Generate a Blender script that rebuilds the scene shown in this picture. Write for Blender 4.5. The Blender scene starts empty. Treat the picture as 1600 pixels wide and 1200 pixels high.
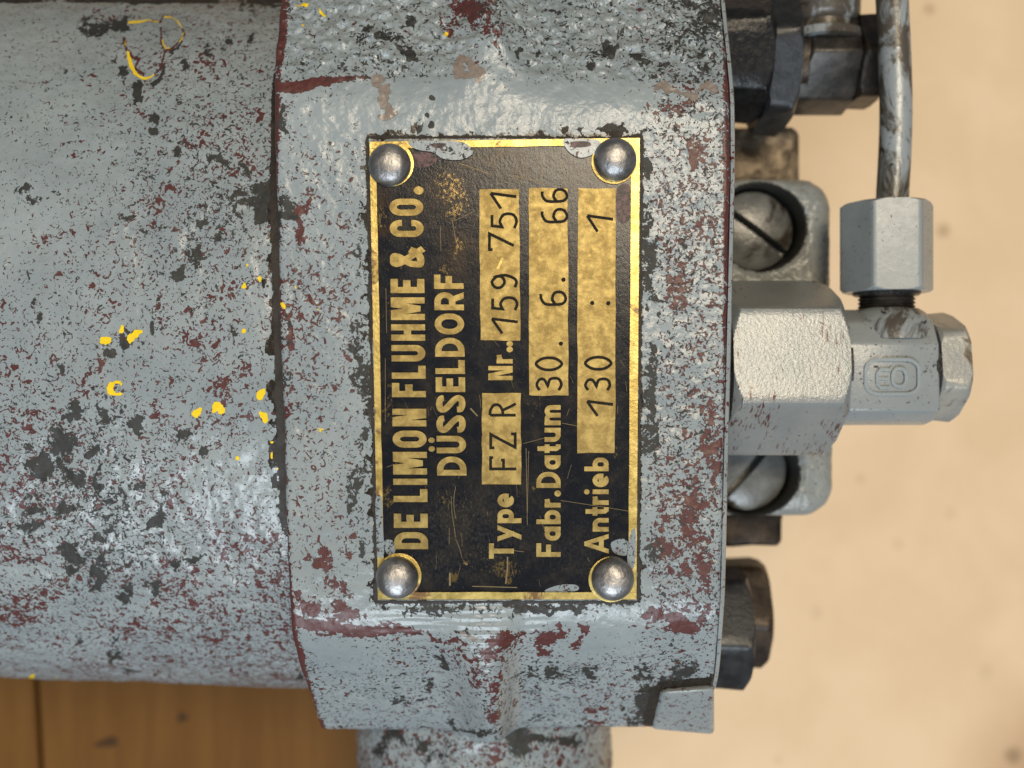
import bpy, bmesh, math, random
import numpy as np
from mathutils import Vector, Matrix

# ------------------------------------------------------------------ basics
S = 0.01            # the script thinks in centimetres, the scene is in metres
D = 16.0            # camera height above the nameplate plane (cm)
ZT = 13.5           # nameplate plane above the table top (cm)
random.seed(4)
rng = np.random.default_rng(7)
scene = bpy.context.scene
COL = scene.collection

# ------------------------------------------------------------------ camera
cam_d = bpy.data.cameras.new("camera")
cam = bpy.data.objects.new("camera", cam_d)
COL.objects.link(cam)
cam.location = (0, 0, (D + ZT) * S)
cam_d.sensor_width = 36.0
cam_d.lens = 36.0 * D / 16.0
cam_d.clip_start = 0.005
cam_d.clip_end = 50
cam_d.dof.use_dof = True
cam_d.dof.focus_distance = (D + 0.3) * S
cam_d.dof.aperture_fstop = 12.0
scene.camera = cam

# ------------------------------------------------------------------ light
world = bpy.data.worlds.new("World")
scene.world = world
world.use_nodes = True
bg = world.node_tree.nodes["Background"]
bg.inputs[0].default_value = (0.93, 0.96, 1.0, 1)
bg.inputs[1].default_value = 0.17

def area(name, direction, dist, sx, sy, power, color):
    ld = bpy.data.lights.new(name, 'AREA')
    ld.shape = 'RECTANGLE'; ld.size = sx; ld.size_y = sy
    ld.energy = power; ld.color = color
    o = bpy.data.objects.new(name, ld); COL.objects.link(o)
    d = Vector(direction).normalized()
    o.location = d * dist + Vector((0, 0, ZT * S))
    o.rotation_euler = d.to_track_quat('Z', 'Y').to_euler()
    return o
# warm ceiling lamp a little north-east of straight up, cool window to the south
area("ceiling_lamp", (0.15, 0.29, 1.0), 1.7, 0.55, 0.40, 18, (1.0, 0.84, 0.62))
area("window_light", (-0.08, -1.0, 1.12), 2.2, 1.0, 0.85, 38, (0.80, 0.90, 1.0))

scene.view_settings.view_transform = 'Standard'
scene.view_settings.look = 'None'
scene.view_settings.exposure = 0.0
scene.view_settings.gamma = 1.0
scene.view_settings.use_curve_mapping = False
scene.cycles.use_denoising = True
scene.cycles.max_bounces = 6

# ------------------------------------------------------------------ helpers
def P(px, py, z):
    """photo pixel -> point in cm on the level z (cm above the nameplate)"""
    k = (D - z) / D
    return ((px - 800) / 100 * k, (600 - py) / 100 * k, z)

def plan(v):
    """surface point (cm) -> plan coordinates in which the wear is listed"""
    k = D / (D - v[:, 2])
    return 800 + 100 * v[:, 0] * k, 600 - 100 * v[:, 1] * k

def sstep(a, b, x):
    t = np.clip((x - a) / (b - a), 0, 1)
    return t * t * (3 - 2 * t)

def vnoise(x, y, seed=0):
    xi = np.floor(x).astype(np.int64); yi = np.floor(y).astype(np.int64)
    xf = x - xi; yf = y - yi
    u = xf * xf * (3 - 2 * xf); v = yf * yf * (3 - 2 * yf)
    def h(a, b):
        n = (a * 374761393 + b * 668265263 + seed * 362437 + 1013904223) & 0x7fffffff
        n = ((n ^ (n >> 13)) * 1274126177) & 0x7fffffff
        n = ((n ^ (n >> 16)) * 374761) & 0x7fffffff
        return (n & 0xffff) / 65535.0
    a = h(xi, yi); b = h(xi + 1, yi); c = h(xi, yi + 1); d = h(xi + 1, yi + 1)
    return (a * (1 - u) + b * u) * (1 - v) + (c * (1 - u) + d * u) * v

def fbm(x, y, seed=0, oct=4):
    r = 0; amp = 0.5; t = 0
    for i in range(oct):
        r = r + amp * vnoise(x, y, seed + i * 17); t += amp
        x = x * 2.03 + 11.3; y = y * 2.03 + 5.7; amp *= 0.55
    return r / t

def mesh_obj(name, verts, faces, mat, parent=None, angle=40, wear=None, loc=None, kind=None, grime=None):
    v = np.asarray(verts, dtype=float)
    w = v.copy() * S
    if loc is None:
        w[:, 2] += ZT * S
    me = bpy.data.meshes.new(name)
    me.from_pydata(w.tolist(), [], faces if isinstance(faces, list) else faces.tolist())
    me.validate()
    bm = bmesh.new(); bm.from_mesh(me)
    bmesh.ops.recalc_face_normals(bm, faces=bm.faces)
    bm.to_mesh(me); bm.free()
    for p in me.polygons: p.use_smooth = True
    me.set_sharp_from_angle(angle=math.radians(angle))
    if wear is not None:
        at = me.attributes.new("wear", 'FLOAT_COLOR', 'POINT')  # wear, and on the screw blocks the painted gap shade
        at.data.foreach_set("color", np.asarray(wear, dtype=np.float32).ravel())
    if grime is not None:
        ga = me.attributes.new('grime', 'FLOAT', 'POINT')  # grime, and on the housing the painted crevice shade
        ga.data.foreach_set('value', np.asarray(grime, dtype=np.float32))
    me.materials.append(mat)
    o = bpy.data.objects.new(name, me); COL.objects.link(o)
    if parent is not None: o.parent = parent
    if loc is not None: o.location = (loc[0] * S, loc[1] * S, (loc[2] + ZT) * S)
    if kind: o["kind"] = kind
    return o

def grid_faces(nu, nv, wrap=False):
    i = np.arange(nu - 1)[:, None]; m = nv if wrap else nv - 1
    j = np.arange(m)[None, :]; j2 = (j + 1) % nv
    f = np.stack([i * nv + j, i * nv + j2, (i + 1) * nv + j2, (i + 1) * nv + j], -1)
    return f.reshape(-1, 4).tolist()

def axial(origin, direction, stations, phis, up=(0, 0, 1), cap=True):
    """stations: list of (s, radius array over phis). phi=0 points to 'up', positive towards side"""
    o = np.array(origin, float); d = np.array(direction, float); d /= np.linalg.norm(d)
    u = np.array(up, float); u -= d * u.dot(d); u /= np.linalg.norm(u)
    side = np.cross(d, u)
    n = len(phis); V = []
    for s, r in stations:
        r = np.broadcast_to(r, (n,))
        V.append(o + d * s + u * (r * np.cos(phis))[:, None] + side * (r * np.sin(phis))[:, None])
    V = np.concatenate(V); F = grid_faces(len(stations), n, True)
    if cap:
        F.append(list(range(n))[::-1]); F.append([(len(stations) - 1) * n + k for k in range(n)])
    return V, F

def lathe(origin, direction, profile, n=72, up=(0, 0, 1)):
    ph = np.linspace(0, 2 * math.pi, n, endpoint=False)
    return axial(origin, direction, [(s, r) for s, r in profile], ph, up)

def hexnut(origin, direction, length, rc, a0, c0=0.16, c1=0.16, up=(0, 0, 1), slope=1.7, rf=0.90):
    """hexagonal prism with coned ends; rc corner radius, a0 angle of one corner (deg)"""
    ph = np.radians(a0) + np.linspace(0, 2 * math.pi, 6 * 24, endpoint=False)
    rel = (ph - math.radians(a0)) % (math.pi / 3)
    rh = rc * math.cos(math.pi / 6) / np.cos(rel - math.pi / 6)
    rh = np.minimum(rh, rc * 0.988)
    st = []
    for t in np.linspace(0, 1, 26):
        st.append((c0 * t, np.minimum(rh, rc * rf + (c0 * t) * slope)))
    for t in np.linspace(0, 1, 26):
        st.append((length - c1 * (1 - t), np.minimum(rh, rc * rf + c1 * (1 - t) * slope)))
    return axial(origin, direction, st, ph, up)

def bevel_box(name, corners_top, depth, bev, mat, parent, seg=3, wear=None, push=None, sub=0, nz=0.0):
    """prism under a polygon of points (cm); depth vector downwards"""
    bm = bmesh.new()
    top = [bm.verts.new(c) for c in corners_top]
    d = Vector((0, 0, -depth)) if push is None else Vector(push)
    bot = [bm.verts.new(Vector(c) + d) for c in corners_top]
    n = len(top)
    bm.faces.new(top); bm.faces.new(bot[::-1])
    for i in range(n):
        bm.faces.new((top[i], bot[i], bot[(i + 1) % n], top[(i + 1) % n]))
    bmesh.ops.recalc_face_normals(bm, faces=bm.faces)
    bmesh.ops.bevel(bm, geom=list(bm.edges), offset=bev, segments=seg, affect='EDGES', profile=0.5)
    if sub:
        bmesh.ops.triangulate(bm, faces=bm.faces)
        bmesh.ops.subdivide_edges(bm, edges=list(bm.edges), cuts=sub, use_grid_fill=True)
    bm.normal_update()
    V = []
    for v in bm.verts:
        p = v.co.copy()
        if nz:
            a = float(fbm(np.array([p.x * 2.2 + p.z]), np.array([p.y * 2.2 - p.z]), 5)[0]) - 0.5
            p += v.normal * a * nz
        V.append(tuple(p))
    bm.verts.index_update()
    F = [[v.index for v in f.verts] for f in bm.faces]
    bm.free()
    return mesh_obj(name, V, F, mat, parent, 35)

# ------------------------------------------------------------------ materials
class NT:
    def __init__(self, name):
        self.mat = bpy.data.materials.new(name); self.mat.use_nodes = True
        self.t = self.mat.node_tree; self.n = self.t.nodes; self.l = self.t.links
        self.bsdf = self.n["Principled BSDF"]
        tc = self.n.new("ShaderNodeTexCoord"); mp = self.n.new("ShaderNodeVectorMath")
        mp.operation = 'SCALE'; mp.inputs['Scale'].default_value = 1 / S
        self.l.new(tc.outputs['Object'], mp.inputs[0]); self.co = mp.outputs[0]
    def link(self, a, b): self.l.new(a, b)
    def setv(self, sock, v):
        if hasattr(v, 'is_output'): self.l.new(v, sock)
        else: sock.default_value = v
    def vec(self, off=(0, 0, 0), sc=(1, 1, 1), rot=(0, 0, 0)):
        m = self.n.new("ShaderNodeMapping"); self.link(self.co, m.inputs[0])
        m.inputs['Location'].default_value = off; m.inputs['Scale'].default_value = sc
        m.inputs['Rotation'].default_value = rot
        return m.outputs[0]
    def noise(self, scale, detail=3, rough=0.55, dist=0.0, off=(0, 0, 0), sc=(1, 1, 1), rot=(0, 0, 0), vec=None):
        t = self.n.new("ShaderNodeTexNoise")
        self.link(vec if vec is not None else self.vec(off, sc, rot), t.inputs['Vector'])
        t.inputs['Scale'].default_value = scale; t.inputs['Detail'].default_value = detail
        t.inputs['Roughness'].default_value = rough; t.inputs['Distortion'].default_value = dist
        return t.outputs[0]
    def math(self, op, a, b=0.0, c=0.0, clamp=False):
        m = self.n.new("ShaderNodeMath"); m.operation = op; m.use_clamp = clamp
        self.setv(m.inputs[0], a); self.setv(m.inputs[1], b); self.setv(m.inputs[2], c)
        return m.outputs[0]
    def ramp(self, x, a, b, lo=0.0, hi=1.0):
        m = self.n.new("ShaderNodeMapRange"); m.interpolation_type = 'SMOOTHSTEP'
        self.setv(m.inputs[0], x); self.setv(m.inputs[1], a); self.setv(m.inputs[2], b)
        m.inputs[3].default_value = lo; m.inputs[4].default_value = hi
        return m.outputs[0]
    def mix(self, f, a, b):
        m = self.n.new("ShaderNodeMix"); m.data_type = 'RGBA'
        self.setv(m.inputs[0], f)
        for s, v in ((m.inputs[6], a), (m.inputs[7], b)):
            if hasattr(v, 'is_output'): self.l.new(v, s)
            else: s.default_value = (*v, 1)
        return m.outputs[2]
    def bump(self, h, dist, strength=1.0, prev=None):
        b = self.n.new("ShaderNodeBump"); self.link(h, b.inputs['Height'])
        b.inputs['Distance'].default_value = dist * S; b.inputs['Strength'].default_value = strength
        if prev is not None: self.link(prev, b.inputs['Normal'])
        return b.outputs[0]
    def out(self, color=None, rough=None, metal=None, normal=None, spec=None, coat=None):
        for k, v in (('Base Color', color), ('Roughness', rough), ('Metallic', metal), ('Normal', normal),
                     ('Specular IOR Level', spec), ('Coat Weight', coat)):
            if v is None: continue
            if k == 'Base Color' and not hasattr(v, 'is_output'): v = (*v, 1)
            self.setv(self.bsdf.inputs[k], v)
        return self.mat

def chipped_paint(name, base=(0.262, 0.304, 0.320), red0=0.0, dark0=0.0, rough=0.27, peel=0.009, stretch=(1, 1, 1)):
    m = NT(name)
    at = m.n.new("ShaderNodeAttribute"); at.attribute_name = "wear"
    sp = m.n.new("ShaderNodeSeparateColor"); m.link(at.outputs['Color'], sp.inputs[0])
    dr = m.math('ADD', sp.outputs[0], red0); dd = m.math('ADD', sp.outputs[1], dark0)
    yel = sp.outputs[2]; bare = at.outputs['Alpha'] if name.startswith("worn") else None
    patch = m.noise(1.1, 3, 0.6, 0.0, (3, 1, 7))
    pm = m.math('MULTIPLY_ADD', patch, 0.5, -0.25)
    n1 = m.noise(8.3, 2.2, 0.58, 1.0, (0, 0, 0), stretch)
    n1b = m.noise(17.0, 1.5, 0.5, 0.9, (9, 2, 0), stretch)
    n2 = m.noise(8.0, 4.0, 0.66, 0.7, (31, 17, 3), stretch)
    def mask(n, d, w=0.018):
        thr = m.math('MULTIPLY_ADD', d, -0.60, 0.80)
        return m.ramp(m.math('SUBTRACT', n, thr), 0.0, w)
    drm = m.math('MULTIPLY', dr, m.math('MULTIPLY_ADD', patch, 1.3, 0.35))
    ddm = m.math('MULTIPLY', dd, m.math('MULTIPLY_ADD', patch, -1.3, 1.65))
    red = m.math('MAXIMUM', mask(n1, drm), mask(n1b, m.math('MULTIPLY_ADD', drm, 0.90, -0.01)))
    n2b = m.noise(18.0, 1.5, 0.5, 0.8, (5, 22, 0), stretch)
    dark = m.math('MAXIMUM', mask(n2, ddm), mask(n2b, m.math('MULTIPLY_ADD', ddm, 0.86, 0.0)))
    # paint tone
    tone = m.noise(0.7, 4, 0.6, 0.2, (2, 8, 1)); tone2 = m.noise(6, 4, 0.65)
    c = m.mix(m.ramp(tone, 0.3, 0.7), tuple(x * 0.90 for x in base), (base[0] * 1.10, base[1] * 1.07, base[2] * 1.04))
    c = m.mix(m.ramp(tone2, 0.45, 0.75, 0, 0.35), c, tuple(x * 0.80 for x in base))
    redc = m.mix(m.noise(16, 3), (0.058, 0.016, 0.015), (0.118, 0.036, 0.031))
    c = m.mix(m.ramp(m.math('SUBTRACT', n1, m.math('MULTIPLY_ADD', drm, -0.60, 0.80)), -0.030, 0.0, 0, 0.38), c, tuple(x * 0.35 for x in base))  # edge shadow of the maroon chips painted in as a darker rim
    c = m.mix(m.ramp(m.math('SUBTRACT', n2, m.math('MULTIPLY_ADD', ddm, -0.60, 0.80)), -0.030, 0.0, 0, 0.38), c, tuple(x * 0.35 for x in base))  # same painted edge shadow round the dark chips
    c = m.mix(red, c, redc)
    darkc = m.mix(m.noise(11, 3, 0.6, 0, (8, 8, 8)), (0.010, 0.010, 0.009), (0.048, 0.048, 0.042))
    c = m.mix(dark, c, darkc)
    gat = m.n.new("ShaderNodeAttribute"); gat.attribute_name = "grime"
    gm = m.ramp(m.math('MULTIPLY_ADD', gat.outputs['Fac'], 0.62, n2), 0.80, 0.83)
    c = m.mix(gm, c, m.mix(n1b, (0.006, 0.005, 0.004), (0.030, 0.022, 0.014)))
    chip = m.math('MAXIMUM', red, m.math('MULTIPLY', dark, 1.0))
    r = m.math('ADD', m.math('MULTIPLY_ADD', red, 0.14, rough), m.math('MULTIPLY', dark, 0.32))
    if bare is not None:
        bn = m.ramp(m.math('ADD', bare, m.math('MULTIPLY_ADD', n1b, 0.5, -0.25)), 0.45, 0.52)
        bc = m.mix(m.noise(18, 4, 0.7), (0.10, 0.072, 0.058), (0.33, 0.28, 0.235))
        c = m.mix(bn, c, bc)
        chip = m.math('MAXIMUM', chip, bn)
        yn = m.ramp(m.math('ADD', yel, m.math('MULTIPLY_ADD', n1b, 0.35, -0.175)), 0.47, 0.53)
        c = m.mix(yn, c, m.mix(m.noise(14, 2), (0.88, 0.66, 0.015), (0.80, 0.52, 0.015)))
        chip = m.math('MAXIMUM', chip, yn)
    pl = m.noise(13.0, 3, 0.55, 0.3, (4, 4, 4))
    pf = m.noise(42.0, 2, 0.5, 0.0, (1, 4, 4))
    h = m.math('ADD', m.math('MULTIPLY', pl, peel * 0.75), m.math('MULTIPLY', pf, peel * 0.10))
    h = m.math('SUBTRACT', h, m.math('MULTIPLY', chip, 0.010))
    nm = m.bump(h, 1.0, 0.9)
    r = m.math('ADD', r, m.math('MULTIPLY_ADD', tone2, 0.20, -0.10))
    return m.out(c, r, 0.0, nm, 0.42)

M = {}
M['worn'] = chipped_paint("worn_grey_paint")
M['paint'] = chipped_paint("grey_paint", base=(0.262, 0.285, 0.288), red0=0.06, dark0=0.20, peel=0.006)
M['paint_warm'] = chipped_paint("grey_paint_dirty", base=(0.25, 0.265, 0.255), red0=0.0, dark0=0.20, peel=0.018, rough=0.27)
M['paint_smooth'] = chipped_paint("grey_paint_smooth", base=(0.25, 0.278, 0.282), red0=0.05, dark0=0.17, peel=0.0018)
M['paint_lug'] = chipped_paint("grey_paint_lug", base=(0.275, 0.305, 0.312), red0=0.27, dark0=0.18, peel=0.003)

def metal(name, c0, c1, rough, scale=5, bumpd=0.01, grime=0.0, grimec=(0.02, 0.016, 0.012), metallic=1.0, bscale=14, spec=0.5):
    m = NT(name)
    n = m.noise(scale, 5, 0.62, 0.3)
    c = m.mix(m.ramp(n, 0.35, 0.68), c0, c1)
    met = metallic
    if grime > 0:
        g = m.ramp(m.noise(scale * 0.45, 5, 0.65, 0.5, (7, 3, 5)), 0.72 - grime * 0.45, 0.80 - grime * 0.45)
        c = m.mix(g, c, grimec)
        met = m.math('MULTIPLY_ADD', g, -metallic * 0.85, metallic)
    r = m.math('MULTIPLY_ADD', m.noise(scale * 2, 4, 0.6, 0, (1, 2, 9)), 0.3, rough - 0.15)
    nm = m.bump(m.noise(bscale, 4, 0.6), bumpd, 1.0)
    return m.out(c, r, met, nm, spec)

M['brass'] = metal("aged_brass", (0.215, 0.155, 0.055), (0.38, 0.290, 0.108), 0.48, 6.0, 0.0018, 0.10, (0.20, 0.125, 0.05), 0.85, 30)
M['brass_border'] = metal("brass_border", (0.36, 0.27, 0.085), (0.60, 0.47, 0.17), 0.38, 4, 0.004, 0.30, (0.17, 0.09, 0.03), 0.92, 18)
M['rivet'] = metal("rivet_steel", (0.24, 0.235, 0.235), (0.44, 0.43, 0.42), 0.44, 2.5, 0.022, 0.22, (0.07, 0.06, 0.05), 0.95, 4.5)
M['black_oily'] = metal("oily_black_steel", (0.006, 0.006, 0.007), (0.016, 0.016, 0.017), 0.30, 6, 0.016, 0, metallic=0.0, bscale=8, spec=0.25)
M['dark_steel'] = metal("dark_steel", (0.016, 0.014, 0.012), (0.055, 0.047, 0.040), 0.40, 3, 0.006, 0, metallic=0.3)
M['blue_steel'] = metal("blued_steel", (0.012, 0.0125, 0.014), (0.032, 0.034, 0.037), 0.38, 3, 0.006, 0.10, metallic=0.25)
M['brown_steel'] = metal("brown_stained_steel", (0.020, 0.014, 0.010), (0.075, 0.052, 0.034), 0.38, 2.2, 0.010, 0.1, metallic=0.45)
M['bare_casting'] = metal("bare_brown_casting", (0.10, 0.075, 0.05), (0.36, 0.29, 0.20), 0.48, 3, 0.05, 0.20, metallic=0.35, bscale=6)
M['steel_stain'] = metal("stained_cap_steel", (0.24, 0.25, 0.24), (0.34, 0.33, 0.29), 0.36, 1.8, 0.008, 0.36, (0.08, 0.055, 0.032), 0.15, 14)
M['grease'] = metal("black_grease", (0.008, 0.008, 0.008), (0.03, 0.028, 0.025), 0.30, 6, 0.03, 0, metallic=0.0)
M['screw'] = metal("screw_paint", (0.115, 0.118, 0.113), (0.20, 0.205, 0.195), 0.26, 1.6, 0.008, 0.30, (0.040, 0.034, 0.028), 0.15)
M['nut_paint'] = None

def nut_paint():
    m = NT("silver_grey_nut_paint")
    c = m.mix(m.ramp(m.noise(1.3, 4, 0.6), 0.3, 0.7), (0.238, 0.258, 0.260), (0.285, 0.296, 0.288))
    # fine vertical scratches through to primer near the edges
    sc = m.noise(9, 4, 0.7, 0.2, (0, 0, 0), (2.6, 0.35, 0.6))
    lo = m.noise(1.1, 3, 0.6, 0, (5, 2, 2))
    k = m.ramp(m.math('MULTIPLY_ADD', lo, 0.55, sc), 0.90, 0.93)
    c = m.mix(k, c, (0.09, 0.035, 0.028))
    spk = m.ramp(m.noise(7, 4, 0.6, 0.4, (3, 1, 9)), 0.70, 0.72)
    c = m.mix(spk, c, (0.04, 0.03, 0.025))
    h = m.math('ADD', m.noise(17, 2.5, 0.55), m.math('MULTIPLY', m.noise(34, 2, 0.5), 0.25))
    nm = m.bump(h, 0.0065, 1.0)
    return m.out(c, 0.34, 0.25, nm, 0.6)
M['nut_paint'] = nut_paint()

def pipe_paint(name="stained_pipe_paint", k=0.43):
    m = NT(name)
    g = m.noise(1.4, 6, 0.7, 0.8, (2, 2, 2), (1.6, 0.75, 1.2))
    c = m.mix(m.ramp(g, k, k + 0.12), (0.30, 0.325, 0.33), (0.085, 0.072, 0.056))
    c = m.mix(m.ramp(m.noise(3.5, 5, 0.7, 0.5), 0.60, 0.66), c, (0.03, 0.025, 0.02))
    nm = m.bump(m.noise(9, 4, 0.6), 0.012, 1.0)
    return m.out(c, 0.32, 0.15, nm)
M['pipe'] = pipe_paint()
M['pipe_dark'] = pipe_paint('dark_stained_socket', 0.36)

def black_plate():
    m = NT("black_plate_lacquer")
    w = m.noise(2.2, 6, 0.72, 0.3, (2, 5, 0))
    f = m.noise(26, 4, 0.65, 0.3, (0, 0, 0), (1, 0.6, 1))
    c = m.mix(m.ramp(w, 0.42, 0.7), (0.0085, 0.0100, 0.0140), (0.024, 0.021, 0.018))
    at = m.n.new("ShaderNodeAttribute"); at.attribute_name = "wear"
    sp = m.n.new("ShaderNodeSeparateColor"); m.link(at.outputs['Color'], sp.inputs[0])
    c = m.mix(m.math('MULTIPLY', sp.outputs[1], m.ramp(w, .35, .6)), c, (0.034, 0.017, 0.008))
    c = m.mix(m.math('MULTIPLY', sp.outputs[2], m.ramp(f, .4, .65, 0, .6)), c, (0.070, 0.066, 0.062))
    worn = m.ramp(m.math('MULTIPLY_ADD', sp.outputs[0], 0.60, f), 0.79, 0.90, 0, 0.8)
    c = m.mix(worn, c, (0.22, 0.155, 0.06))
    dust = m.ramp(m.noise(60, 2, 0.5, 0, (0, 9, 0)), 0.70, 0.76, 0, 0.5)
    c = m.mix(dust, c, (0.22, 0.20, 0.17))
    r = m.math('MULTIPLY_ADD', w, 0.22, 0.08)
    nm = m.bump(m.math('ADD', f, m.noise(9, 3)), 0.002, 0.8)
    return m.out(c, r, m.math('MULTIPLY', worn, 0.7), nm, 0.24)
M['black_plate'] = black_plate()

def flat(name, c, rough=0.5, metallic=0.0):
    m = NT(name)
    n = m.noise(12, 4, 0.6)
    return m.out(m.mix(n, tuple(x * 0.75 for x in c), tuple(min(1, x * 1.25) for x in c)), rough, metallic,
                 m.bump(m.noise(20, 3), 0.004, 1.0), 0.12)
M['stamp'] = flat("stamped_groove", (0.013, 0.011, 0.008), 0.6)
M['scratch'] = flat("gold_scratch", (0.20, 0.155, 0.085), 0.45, 0.4)
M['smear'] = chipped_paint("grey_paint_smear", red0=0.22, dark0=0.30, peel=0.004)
def mottled(name, ca, cb, lo, hi, rough):
    m = NT(name)
    return m.out(m.mix(m.ramp(m.noise(13, 4, 0.65, 0.4), lo, hi), ca, cb), rough, 0, m.bump(m.noise(12, 4), 0.0015, 1.0), 0.3)
M['smear_red'] = mottled("maroon_primer_smear", (0.014, 0.013, 0.014), (0.13, 0.06, 0.065), 0.42, 0.62, 0.4)
M['stain'] = mottled("brown_varnish_stain", (0.010, 0.009, 0.010), (0.040, 0.020, 0.008), 0.38, 0.60, 0.3)
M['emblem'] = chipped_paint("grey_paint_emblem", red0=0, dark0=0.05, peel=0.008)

def wood():
    m = NT("brown_plank_wood")
    g = m.noise(1.0, 5, 0.6, 0.5, (0, 0, 0), (1.6, 0.16, 1))
    c = m.mix(m.ramp(g, 0.3, 0.72), (0.128, 0.058, 0.014), (0.162, 0.076, 0.020))
    k = m.noise(0.55, 4, 0.6, 0, (4, 1, 0))
    c = m.mix(m.ramp(k, 0.55, 0.75, 0, 0.5), c, (0.12, 0.055, 0.014))
    return m.out(c, 0.6, 0, m.bump(g, 0.02, 0.4), 0.1)
M['wood'] = wood()

def sheet():
    m = NT("pale_board")
    g = m.noise(0.35, 5, 0.55, 0.3)
    c = m.mix(m.ramp(g, 0.3, 0.7), (0.665, 0.490, 0.305), (0.720, 0.540, 0.350))
    f = m.noise(2.2, 3, 0.5, 0, (1, 1, 0), (1, 0.5, 1))
    c = m.mix(m.ramp(f, 0.5, 0.8, 0, 0.10), c, (0.62, 0.42, 0.22))
    # a wide brown patch at the lower right, a small dark knot and a few spots
    def spot(x, y, r0, r1, col, c, amt=1.0):
        v = m.n.new("ShaderNodeVectorMath"); v.operation = 'DISTANCE'
        m.link(m.co, v.inputs[0]); v.inputs[1].default_value = (x, y, 0.35)
        d = m.math('MULTIPLY_ADD', m.noise(0.9 / max(r1, .3), 3), 0.4 * r1, v.outputs['Value'])
        return m.mix(m.ramp(d, r1, r0, 0, amt), c, col)
    K = (D + ZT - 0.35) / D
    def at(px, py): return (px - 800) / 100 * K, (600 - py) / 100 * K
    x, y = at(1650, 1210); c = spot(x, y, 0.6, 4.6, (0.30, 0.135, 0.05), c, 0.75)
    for px, py, r, a in ((1583, 1181, .32, .75), (1474, 360, .26, .5), (1452, 14, .24, .4), (1345, 748, .2, .18), (1485, 803, .24, .14),
                         (1403, 850, .25, .16), (1276, 957, .26, .18), (1540, 1050, .3, .14), (1216, 1187, .2, .14)):
        x, y = at(px, py); c = spot(x, y, r * 0.4, r * 1.5, (0.25, 0.17, 0.09), c, a)
    return m.out(c, 0.6, 0, m.bump(g, 0.02, 0.3), 0.3)
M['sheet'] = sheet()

# ------------------------------------------------------------------ setting
def structure(name):
    e = bpy.data.objects.new(name, None); COL.objects.link(e); e["kind"] = "structure"; return e

M['knot'] = flat("dark_knot", (0.060, 0.030, 0.012), 0.6)
table = structure("table_top")
def plank(x0, x1, tilt):
    b = 0.06
    y0, y1 = -26, 26
    V = []; 
    sec = [(x0, -2.0), (x0, -b), (x0 + b, 0), (x1 - b, 0), (x1, -b), (x1, -2.0)]
    ys = np.linspace(y0, y1, 14)
    for y in ys:
        for x, z in sec: V.append((x + tilt * y, y, z - ZT))
    F = grid_faces(len(ys), len(sec)); n = len(sec)
    F.append(list(range(n))); F.append([(len(ys) - 1) * n + k for k in range(n)])
    return mesh_obj("plank", V, F, M['wood'], table)
sx = P(60, 1140, -ZT)
edges = [-27.5, sx[0] - 0.55 * 0, -2.6 + 9, 15.5, 26]
tl = -0.055
gx = sx[0] - tl * sx[1]
xs = [gx - 13, gx - 0.06, gx + 0.06, gx + 12.5, gx + 12.62, gx + 25, gx + 25.2, gx + 38]
for a, b in zip(xs[0::2], xs[1::2]): plank(a, b, tl)
# dark filler between the planks
V = [(gx - 14, -26, -ZT - 0.35), (gx + 38, -26, -ZT - 0.35), (gx + 38, 26, -ZT - 0.35), (gx - 14, 26, -ZT - 0.35)]
mesh_obj("joint_filler", V, [[0, 1, 2, 3]], M['knot'], table)
# knots in the near plank
def knot(px, py, rx, ry, rot):
    c = P(px, py, -ZT + 0.004); a = np.linspace(0, 2 * math.pi, 28, endpoint=False)
    rr = 1 + 0.18 * np.sin(3 * a + px)
    x = rx * rr * np.cos(a); y = ry * rr * np.sin(a); r = math.radians(rot)
    V = [(c[0] + x[i] * math.cos(r) - y[i] * math.sin(r), c[1] + x[i] * math.sin(r) + y[i] * math.cos(r), c[2]) for i in range(28)]
    mesh_obj("knot", V, [list(range(28))], M['knot'], table)
knot(168, 1160, 0.34, 0.14, 12); knot(285, 1121, 0.15, 0.14, 0)

board = structure("pale_board")
bx = -1.9
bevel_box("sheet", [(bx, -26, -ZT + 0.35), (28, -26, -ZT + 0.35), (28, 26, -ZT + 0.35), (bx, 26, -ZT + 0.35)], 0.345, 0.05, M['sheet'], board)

# ------------------------------------------------------------------ the pump
pump = bpy.data.objects.new("lubrication_pump", None); COL.objects.link(pump)
pump["label"] = "worn grey painted lubrication pump with black and brass nameplate, lying on the pale board"
pump["category"] = "pump"

def blobs(px, py, lst, seed, e0=1.4, e1=0.15):
    """max over soft ellipses (x, y, rx, ry, rot, strength)"""
    out = np.zeros_like(px)
    wx = (fbm(px / 22, py / 22, seed) - 0.5) * 44; wy = (fbm(px / 22 + 50, py / 22, seed + 3) - 0.5) * 44
    qx = px + wx; qy = py + wy
    for b in lst:
        x, y, rx, ry, rot, st = b
        near = (np.abs(px - x) < rx + ry + 40) & (np.abs(py - y) < rx + ry + 40)
        if not near.any(): continue
        f = min(1.0, max(rx, ry) / 22.0)
        dx = px[near] + wx[near] * f - x; dy = py[near] + wy[near] * f - y
        r = math.radians(rot); a = dx * math.cos(r) + dy * math.sin(r); c = -dx * math.sin(r) + dy * math.cos(r)
        d = np.sqrt((a / rx) ** 2 + (c / ry) ** 2)
        out[near] = np.maximum(out[near], st * sstep(e0, e1, d))
    return out

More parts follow.
